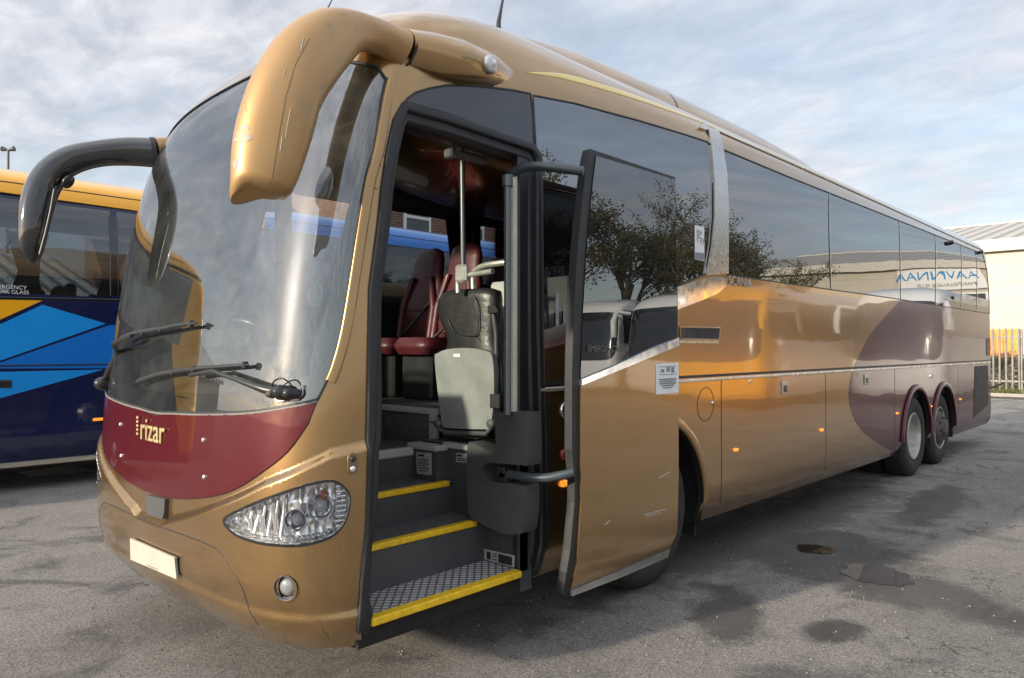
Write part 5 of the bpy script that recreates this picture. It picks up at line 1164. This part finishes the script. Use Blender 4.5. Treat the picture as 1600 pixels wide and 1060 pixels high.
def roofmat():
    m, t, o = newmat('corrugated_roof'); p = pr(t, Roughness=.6); P = pos(t); s = nd(t, 'ShaderNodeSeparateXYZ'); t.links.new(P, s.inputs[0])
    f = m_(t, 'PINGPONG', m_(t, 'MULTIPLY', s.outputs[0], 1 / .85), .5); h = rng_(t, f, .10, .22)
    c = mixc(t, h, (.24, .235, .22), (.42, .41, .38)); c = mixc(t, rng_(t, noise_(t, 1.2, 6, .7), .4, .75, 0, .5), c, (.30, .28, .24))
    t.links.new(c, p.inputs['Base Color']); t.links.new(bump(t, h, 1.0, .08), p.inputs['Normal']); t.links.new(p.outputs[0], o.inputs[0]); return m
wh = thing('warehouse', (0, 50, 0), 'long cream clad warehouse with pale corrugated roof behind the palisade fence', 'warehouse')
WY = 44.0; wx0, wx1 = -26.0, 20.0
MB().box((wx0, WY, 0), (wx1, 72, 6.55)).build('wall', CLAD, wh)
MB().box((wx0 - .3, WY - .35, 6.55), (wx1 + .3, WY + .3, 7.15)).build('gutter_fascia', CLADT, wh)
rf = MB(); n_ = 10
a = [Vector((wx0 - .3, WY - .3 + 14 * k / n_, 7.15 + 2.75 * k / n_)) for k in range(n_ + 1)]; b = [Vector((wx1 + .3, p.y, p.z)) for p in a]
rf.loft([a, b], 0, False, closed=False); rf.add([a[-1], b[-1], (wx1, 72, 7.15), (wx0, 72, 7.15)], [(0, 1, 2, 3)]); rfo = rf.build('roof', roofmat(), wh)
MB().box((wx0 - .3, WY + 13.5, 9.88), (wx1 + .3, WY + 14, 9.98)).build('ridge_cap', CLADT, wh)
WIN = simple('window_dark', (.04, .05, .06), .1, coat=.5)
for x_ in (3.2, 5.2, 1.2):
    fr_ = MB().box((x_, WY - .05, 3.6), (x_ + 1.5, WY, 4.9)).build('window', WHITEP, wh); MB().box((x_ + .1, WY - .06, 3.7), (x_ + 1.4, WY - .052, 4.8)).build('pane', WIN, fr_)
SKYB = simple('sign_blue', (.03, .25, .55), .4)
sg = MB().box((5.2, WY - .14, 5.1), (9.4, WY - .05, 6.5)).build('wall_sign', WHITEP, None); tag(sg, 'white sign with blue lettering high on the warehouse wall, seen reflected in the rear windows', 'sign')
o = text_obj('sign_lettering', 'AAVNNAA', .78, (5.4, WY - .16, 6.0), (1, 0, 0), (0, 0, 1), SKYB, sg, .01, sx=1.1); o.matrix_parent_inverse = Matrix.Identity(4)
o = text_obj('sign_lettering', 'MAINTENANCE PLUS', .30, (5.6, WY - .16, 5.4), (1, 0, 0), (0, 0, 1), GREYTXT, sg, .01); o.matrix_parent_inverse = Matrix.Identity(4)
# store shed with a corrugated roof beyond the neighbouring coach
sd_ = thing('store_shed', (-13.5, 1, 0), 'pale corrugated shed roof glimpsed through the side windows of the blue and yellow coach', 'shed')
MB().box((-11.6, -6, 0), (-16.4, 4.9, 2.3)).build('wall', CLADT, sd_)
def shedroof():
    m, t, o = newmat('shed_roof'); p = pr(t, Roughness=.6); P = pos(t); s = nd(t, 'ShaderNodeSeparateXYZ'); t.links.new(P, s.inputs[0])
    h = rng_(t, m_(t, 'PINGPONG', m_(t, 'MULTIPLY', s.outputs[1], 1 / .32), .5), .08, .30)
    t.links.new(mixc(t, h, (.28, .28, .28), (.72, .72, .70)), p.inputs['Base Color']); t.links.new(bump(t, h, 1.0, .05), p.inputs['Normal']); t.links.new(p.outputs[0], o.inputs[0]); return m
MB().loft([[Vector((-11.3, y_, 2.25)), Vector((-16.6, y_, 3.75)), Vector((-16.6, y_, 3.65)), Vector((-11.3, y_, 2.15))] for y_ in (-6.2, 5.1)], 0, True, False).build('roof', shedroof(), sd_)
# brick building
def brick():
    m, t, o = newmat('red_brick'); p = pr(t, Roughness=.85); P = pos(t); s = nd(t, 'ShaderNodeSeparateXYZ'); t.links.new(P, s.inputs[0]); cb_ = nd(t, 'ShaderNodeCombineXYZ'); t.links.new(m_(t, 'ADD', s.outputs[0], s.outputs[1]), cb_.inputs[0]); t.links.new(s.outputs[2], cb_.inputs[1])
    b = nd(t, 'ShaderNodeTexBrick', i_Scale=1.0); b.inputs['Brick Width'].default_value = .225; b.inputs['Row Height'].default_value = .075; b.inputs['Mortar Size'].default_value = .008
    b.inputs['Color1'].default_value = (.22, .085, .055, 1); b.inputs['Color2'].default_value = (.13, .06, .045, 1); b.inputs['Mortar'].default_value = (.28, .25, .21, 1); t.links.new(cb_.outputs[0], b.inputs['Vector'])
    c = mixc(t, rng_(t, noise_(t, 1, 6), .4, .7, 0, .4), b.outputs[0], (.10, .07, .06)); t.links.new(c, p.inputs['Base Color']); t.links.new(p.outputs[0], o.inputs[0]); return m
BR = brick(); TILE = simple('roof_tile', (.13, .085, .065), .85, bmp=.8, bs=6, bd=.05, var=.3, vs=12)
bb = thing('brick_building', (-17, 19, 0), 'red brick building with white framed windows, seen through the open coach door', 'building')
BX = -13.2
MB().box((BX, 11.5, 0), (BX - 8, 34, 6.6)).build('wall', BR, bb)
MB().loft([[Vector((BX + .3, y_, 6.6)), Vector((BX - 4, y_, 7.4)), Vector((BX - 8.3, y_, 6.6))] for y_ in (11.3, 34.2)], 0, True).build('roof', TILE, bb)
for k in range(10):
    y_ = 12.6 + 2.1 * k
    for z0, z1 in ((4.75, 6.1), (1.7, 3.0)):
        f_ = MB().box((BX, y_, z0), (BX + .06, y_ + .95, z1)).build('window', WHITEP, bb); pn = MB().box((BX + .062, y_ + .08, z0 + .06), (BX + .068, y_ + .87, z0 + (z1 - z0) * .36)).box((BX + .062, y_ + .08, z0 + (z1 - z0) * .42), (BX + .068, y_ + .87, z0 + (z1 - z0) * .70))
        for j in range(3): pn.box((BX + .062, y_ + .17 + .22 * j, z0 + (z1 - z0) * .80), (BX + .068, y_ + .33 + .22 * j, z0 + (z1 - z0) * .92))
        pn.build('pane', WIN, f_)
sh = thing('brick_outbuilding', (-15, 7.5, 0), 'low brick outbuilding with a brown tiled roof showing above the yellow coach roof', 'building')
MB().box((-13.2, 5.9, 0), (-17, 9.4, 4.9)).build('wall', BR, sh)
MB().loft([[Vector((x_, 5.55, 4.75)), Vector((x_, 7.6, 5.9)), Vector((x_, 9.45, 4.75))] for x_ in (-12.9, -17.2)], 0, True).build('roof', TILE, sh)
# street lamp
lp_ = thing('street_lamp', tuple(atd(10, 545, 36) - Vector((0, 0, 1.65))), 'grey street lamp with a flat lantern standing beyond the yellow coach', 'street lamp')
bs = lp_.location.copy(); tp_ = atd(11, 234, 36); GAL = simple('galvanised', (.32, .33, .33), .5, .5)
MB().tube([bs, Vector((bs.x, bs.y, tp_.z))], [.10, .06], 12).build('post', simple('lamp_grey', (.12, .12, .12), .5), lp_)
hd = MB()
for sg_ in (-1, 1): hd.tube([Vector((bs.x, bs.y, tp_.z)), Vector((bs.x, bs.y, tp_.z)) + RT * .30 * sg_ + Vector((0, 0, .08))], [.05, .13], 10)
hd.build('lantern', simple('lamp_dark', (.06, .06, .065), .5), lp_)
# ================================================================== PALISADE FENCE
FY_ = 31.5; PAL = simple('galvanised_palisade', (.24, .24, .225), .6, .3, var=.2, vs=3)
fe = thing('palisade_fence', (-2, FY_, 0), 'galvanised palisade fence of pointed pales in front of the cream warehouse', 'fence')
x_ = -8.0; k = 0
while x_ < 5.2:
    w_ = .034; tip_ = 2.42
    pb = MB(); n0 = [Vector((x_ - w_, FY_, .06)), Vector((x_ - w_ * .4, FY_ - .022, .06)), Vector((x_ + w_ * .4, FY_ - .022, .06)), Vector((x_ + w_, FY_, .06)), Vector((x_ + w_ * .4, FY_ - .014, .06)), Vector((x_ - w_ * .4, FY_ - .014, .06))]
    up_ = [Vector((p.x, p.y, tip_ - .14)) for p in n0]; tp2 = [Vector((x_ + (p.x - x_) * (.25 if abs(p.x - x_) > w_ * .6 else .8), p.y, tip_ - (.02 if abs(p.x - x_) > w_ * .6 else 0))) for p in n0]
    pb.loft([n0, up_, tp2], 0, True, False); pb.build('pale', PAL, fe); x_ += .195 if k < 60 else .5; k += 1
    if k > 64: break
for z_ in (.45, 2.02): MB().box((-8.1, FY_ + .0, z_), (6.0, FY_ + .05, z_ + .06)).build('rail', PAL, fe)
for x_ in (-7.5, -4.8, -2.1, .6, 3.3): MB().box((x_ - .04, FY_ + .05, 0), (x_ + .04, FY_ + .15, 2.35)).build('post', PAL, fe)
# kerb, gravel, grass verge
KERB = simple('concrete_kerb', (.34, .32, .29), .85, bmp=.4, bs=20)
struct(MB().box((-30, 29.8, 0), (22, 29.95, .12), 0, .02).build('kerb', KERB))
SOIL = simple('soil', (.065, .052, .038), .95, var=.5, vs=5, bmp=.8, bs=9, bd=.05)
struct(MB().add([(-40, 29.95, .10), (30, 29.95, .10), (30, 43.9, .14), (-40, 43.9, .14)], [(0, 1, 2, 3)]).build('verge', SOIL))
struct(MB().add([(-30, 28.6, .006), (22, 28.9, .006), (22, 29.82, .008), (-30, 29.82, .008)], [(0, 1, 2, 3)]).build('gravel_strip', simple('gravel_dirt', (.085, .075, .065), .95, var=.6, vs=9, bmp=1, bs=14, bd=.05)))
GRN = [simple('grass_a', (.085, .11, .030), .7, var=.4, vs=3), simple('grass_b', (.13, .14, .05), .7, var=.4, vs=3), simple('straw', (.26, .21, .12), .8)]
gb = MB(); r_ = random.Random(3)
for k in range(9000):
    x_ = r_.uniform(-9, 3); y_ = 29.98 + r_.random()**1.6 * 3.0; h_ = r_.uniform(.05, .17) * (1 + 1.6 * (r_.random() < .1)); a_ = r_.uniform(0, 6.28); w_ = .016; dx_, dy_ = math.cos(a_) * w_, math.sin(a_) * w_
    gb.add([(x_ - dx_, y_ - dy_, .10), (x_ + dx_, y_ + dy_, .10), (x_ + r_.uniform(-.06, .06), y_ + r_.uniform(-.06, .06), .10 + h_)], [(0, 1, 2)], 0 if r_.random() < .6 else (1 if r_.random() < .7 else 2))
go = gb.build('grass', GRN); struct(go, 'stuff'); go['label'] = 'short rough grass along the kerb below the palisade fence'
# ================================================================== TREES AND WEEDS
BARK = simple('bark', (.10, .085, .065), .9, bmp=.6, bs=20); LEAFS = [simple('leaf_a', (.085, .085, .032), .7, var=.4, vs=2), simple('leaf_b', (.13, .105, .04), .7, var=.4, vs=2), simple('leaf_c', (.05, .06, .025), .7, var=.4, vs=2)]
def tree_mesh(seed, H, leafy):
    r = random.Random(seed); tb = MB(); lb = MB()
    def grow(p, d, ln, rad, lv):
        n = 4; pts = [p]; dd = d.copy()
        for i in range(n): dd = (dd + Vector((r.uniform(-.16, .16), r.uniform(-.16, .16), r.uniform(-.04, .12)))).normalized(); pts.append(pts[-1] + dd * ln / n)
        tb.tube(pts, [rad * (1 - .5 * i / n) for i in range(n + 1)], 7 if lv < 2 else (4 if lv < 4 else 3), 0, False)
        if lv >= 2:
            for i in range(int(leafy * (3 if lv == 2 else 8))):
                q = pts[r.randrange(1, n + 1)] + Vector((r.gauss(0, .14), r.gauss(0, .14), r.gauss(0, .14))); s = r.uniform(.03, .075); a = Vector((r.gauss(0, 1), r.gauss(0, 1), r.gauss(0, 1))).normalized() * s; b = a.orthogonal().normalized() * s * .7
                lb.add([q - a, q + b, q + a, q - b], [(0, 1, 2, 3)], r.choice((0, 0, 1, 2)))
        if lv < 4:
            for k in range((4, 4, 4, 4)[lv]):
                q = pts[r.randrange(1 if lv else 2, n + 1)]; ax = Vector((r.gauss(0, 1), r.gauss(0, 1), r.gauss(0, .5))).normalized(); nd_ = (dd + ax * r.uniform(.6, 1.1)).normalized(); nd_.z = max(nd_.z, -.05); grow(q, nd_, ln * r.uniform(.55, .78), rad * .5, lv + 1)
    grow(Vector((0, 0, -.1)), Vector((0, 0, 1)), H * .36, H * .018, 0); return tb, lb
t1, l1 = tree_mesh(5, 14.5, 4.0)
def put_tree(name, loc, rz, sc, lab, cat, grp, src=[None, None]):
    if src[0] is None:
        r0 = thing(name, (0, 0, 0), lab, cat, grp); PINV[r0.name] = Matrix.Identity(4); t1.build('trunk', BARK, r0); l1.build('crown', LEAFS, r0); src[0] = r0
        r0.location = loc; r0.rotation_euler.z = rz; r0.scale = sc; return r0
    r = src[0].copy(); COL.objects.link(r); r.name = name; r.location = loc; r.rotation_euler.z = rz; r.scale = sc; r['label'] = lab; r['category'] = cat
    for o in [x for x in bpy.data.objects if x.parent == src[0]]: c = o.copy(); COL.objects.link(c); c.parent = r
    return r
for i, (x_, y_, rz, s_, lab) in enumerate(((13.2, 27.5, 0, .86, 'tall thinning tree reflected in the middle of the open door glass'), (16.0, 25.5, 1.3, .9, 'thinning tree reflected at the left of the open door glass'), (18.0, 22.0, 2.5, 1.0, 'thinning tree reflected behind the lettering on the quarter window'), (12.2, 31.0, 4.0, .85, 'thinning tree reflected beside the silver strap'), (11.6, 34.5, 5.2, .72, 'smaller tree reflected right of the silver strap, before the warehouse'), (20.5, 18.5, .6, 1.0, 'thinning tree reflected just right of the door frame'), (15.5, 31.5, 3.2, 1.0, 'thinning tree standing behind the others in the reflection'))):
    put_tree('tree', (x_, y_, 0), rz, (s_, s_, s_), lab, 'tree', 'trees across the yard')
for x_, y_, rz, s_, lab in ((9.6, 35.5, 1, .36, 'low bush reflected against the warehouse wall, right of the trees'), (-2.9, 33.6, 2, .17, 'straggly green bush behind the palisade fence near the coach rear'), (-1.2, 34.2, 4, .15, 'small leafy weed bush behind the palisade fence at the right edge')):
    put_tree('bush', (x_, y_, .05), rz, (s_ * 1.7, s_ * 1.7, s_), lab, 'bush', 'bushes')
wd_ = MB(); r_ = random.Random(8)
for k in range(2600):
    x_ = r_.gauss(-2.6, 1.8); y_ = r_.uniform(31.6, 33.2); z_ = r_.random()**2 * .95 + .12; s = r_.uniform(.02, .05); a = Vector((r_.gauss(0, 1), r_.gauss(0, 1), r_.gauss(0, 1))).normalized() * s; b = a.orthogonal().normalized() * s * .6; q = Vector((x_, y_, z_)); wd_.add([q - a, q + b, q + a, q - b], [(0, 1, 2, 3)], r_.choice((0, 1, 0, 2)))
o = wd_.build('weeds', [LEAFS[0], GRN[0], simple('pale_weed', (.30, .29, .22), .8)]); struct(o, 'stuff'); o['label'] = 'tangled weeds and litter behind the fence'
# stacked orange barriers behind the fence
ORB = simple('orange_panel', (.75, .30, .06), .6, var=.15, vs=3)
for i, (x_, z_, lab) in enumerate(((-3.35, 1.28, 'orange barrier panels stacked behind the fence, nearest the coach'), (-1.9, 1.28, 'orange barrier panels stacked behind the fence at the right edge'))):
    b_ = MB()
    for j in range(3): b_.box((x_ - .62, 35 + j * .3, z_ - .0), (x_ + .68, 35.12 + j * .3, z_ + 1.15), 0, .03)
    for j in range(5): b_.box((x_ - .55 + j * .27, 34.96, z_ + .12), (x_ - .40 + j * .27, 35.0, z_ + 1.0), 0, .02)
    o = b_.build('barrier_panel', ORB); tag(o, lab, 'barrier', 'orange barriers behind the fence')
    p_ = MB().box((x_ - .62, 34.95, .05), (x_ + .68, 35.9, z_)).build('pallet_crate', simple('weathered_timber', (.22, .19, .15), .9)); tag(p_, 'grey timber crate under the ' + ('orange panels nearest the coach' if i == 0 else 'orange panels at the right edge'), 'crate', 'timber crates')
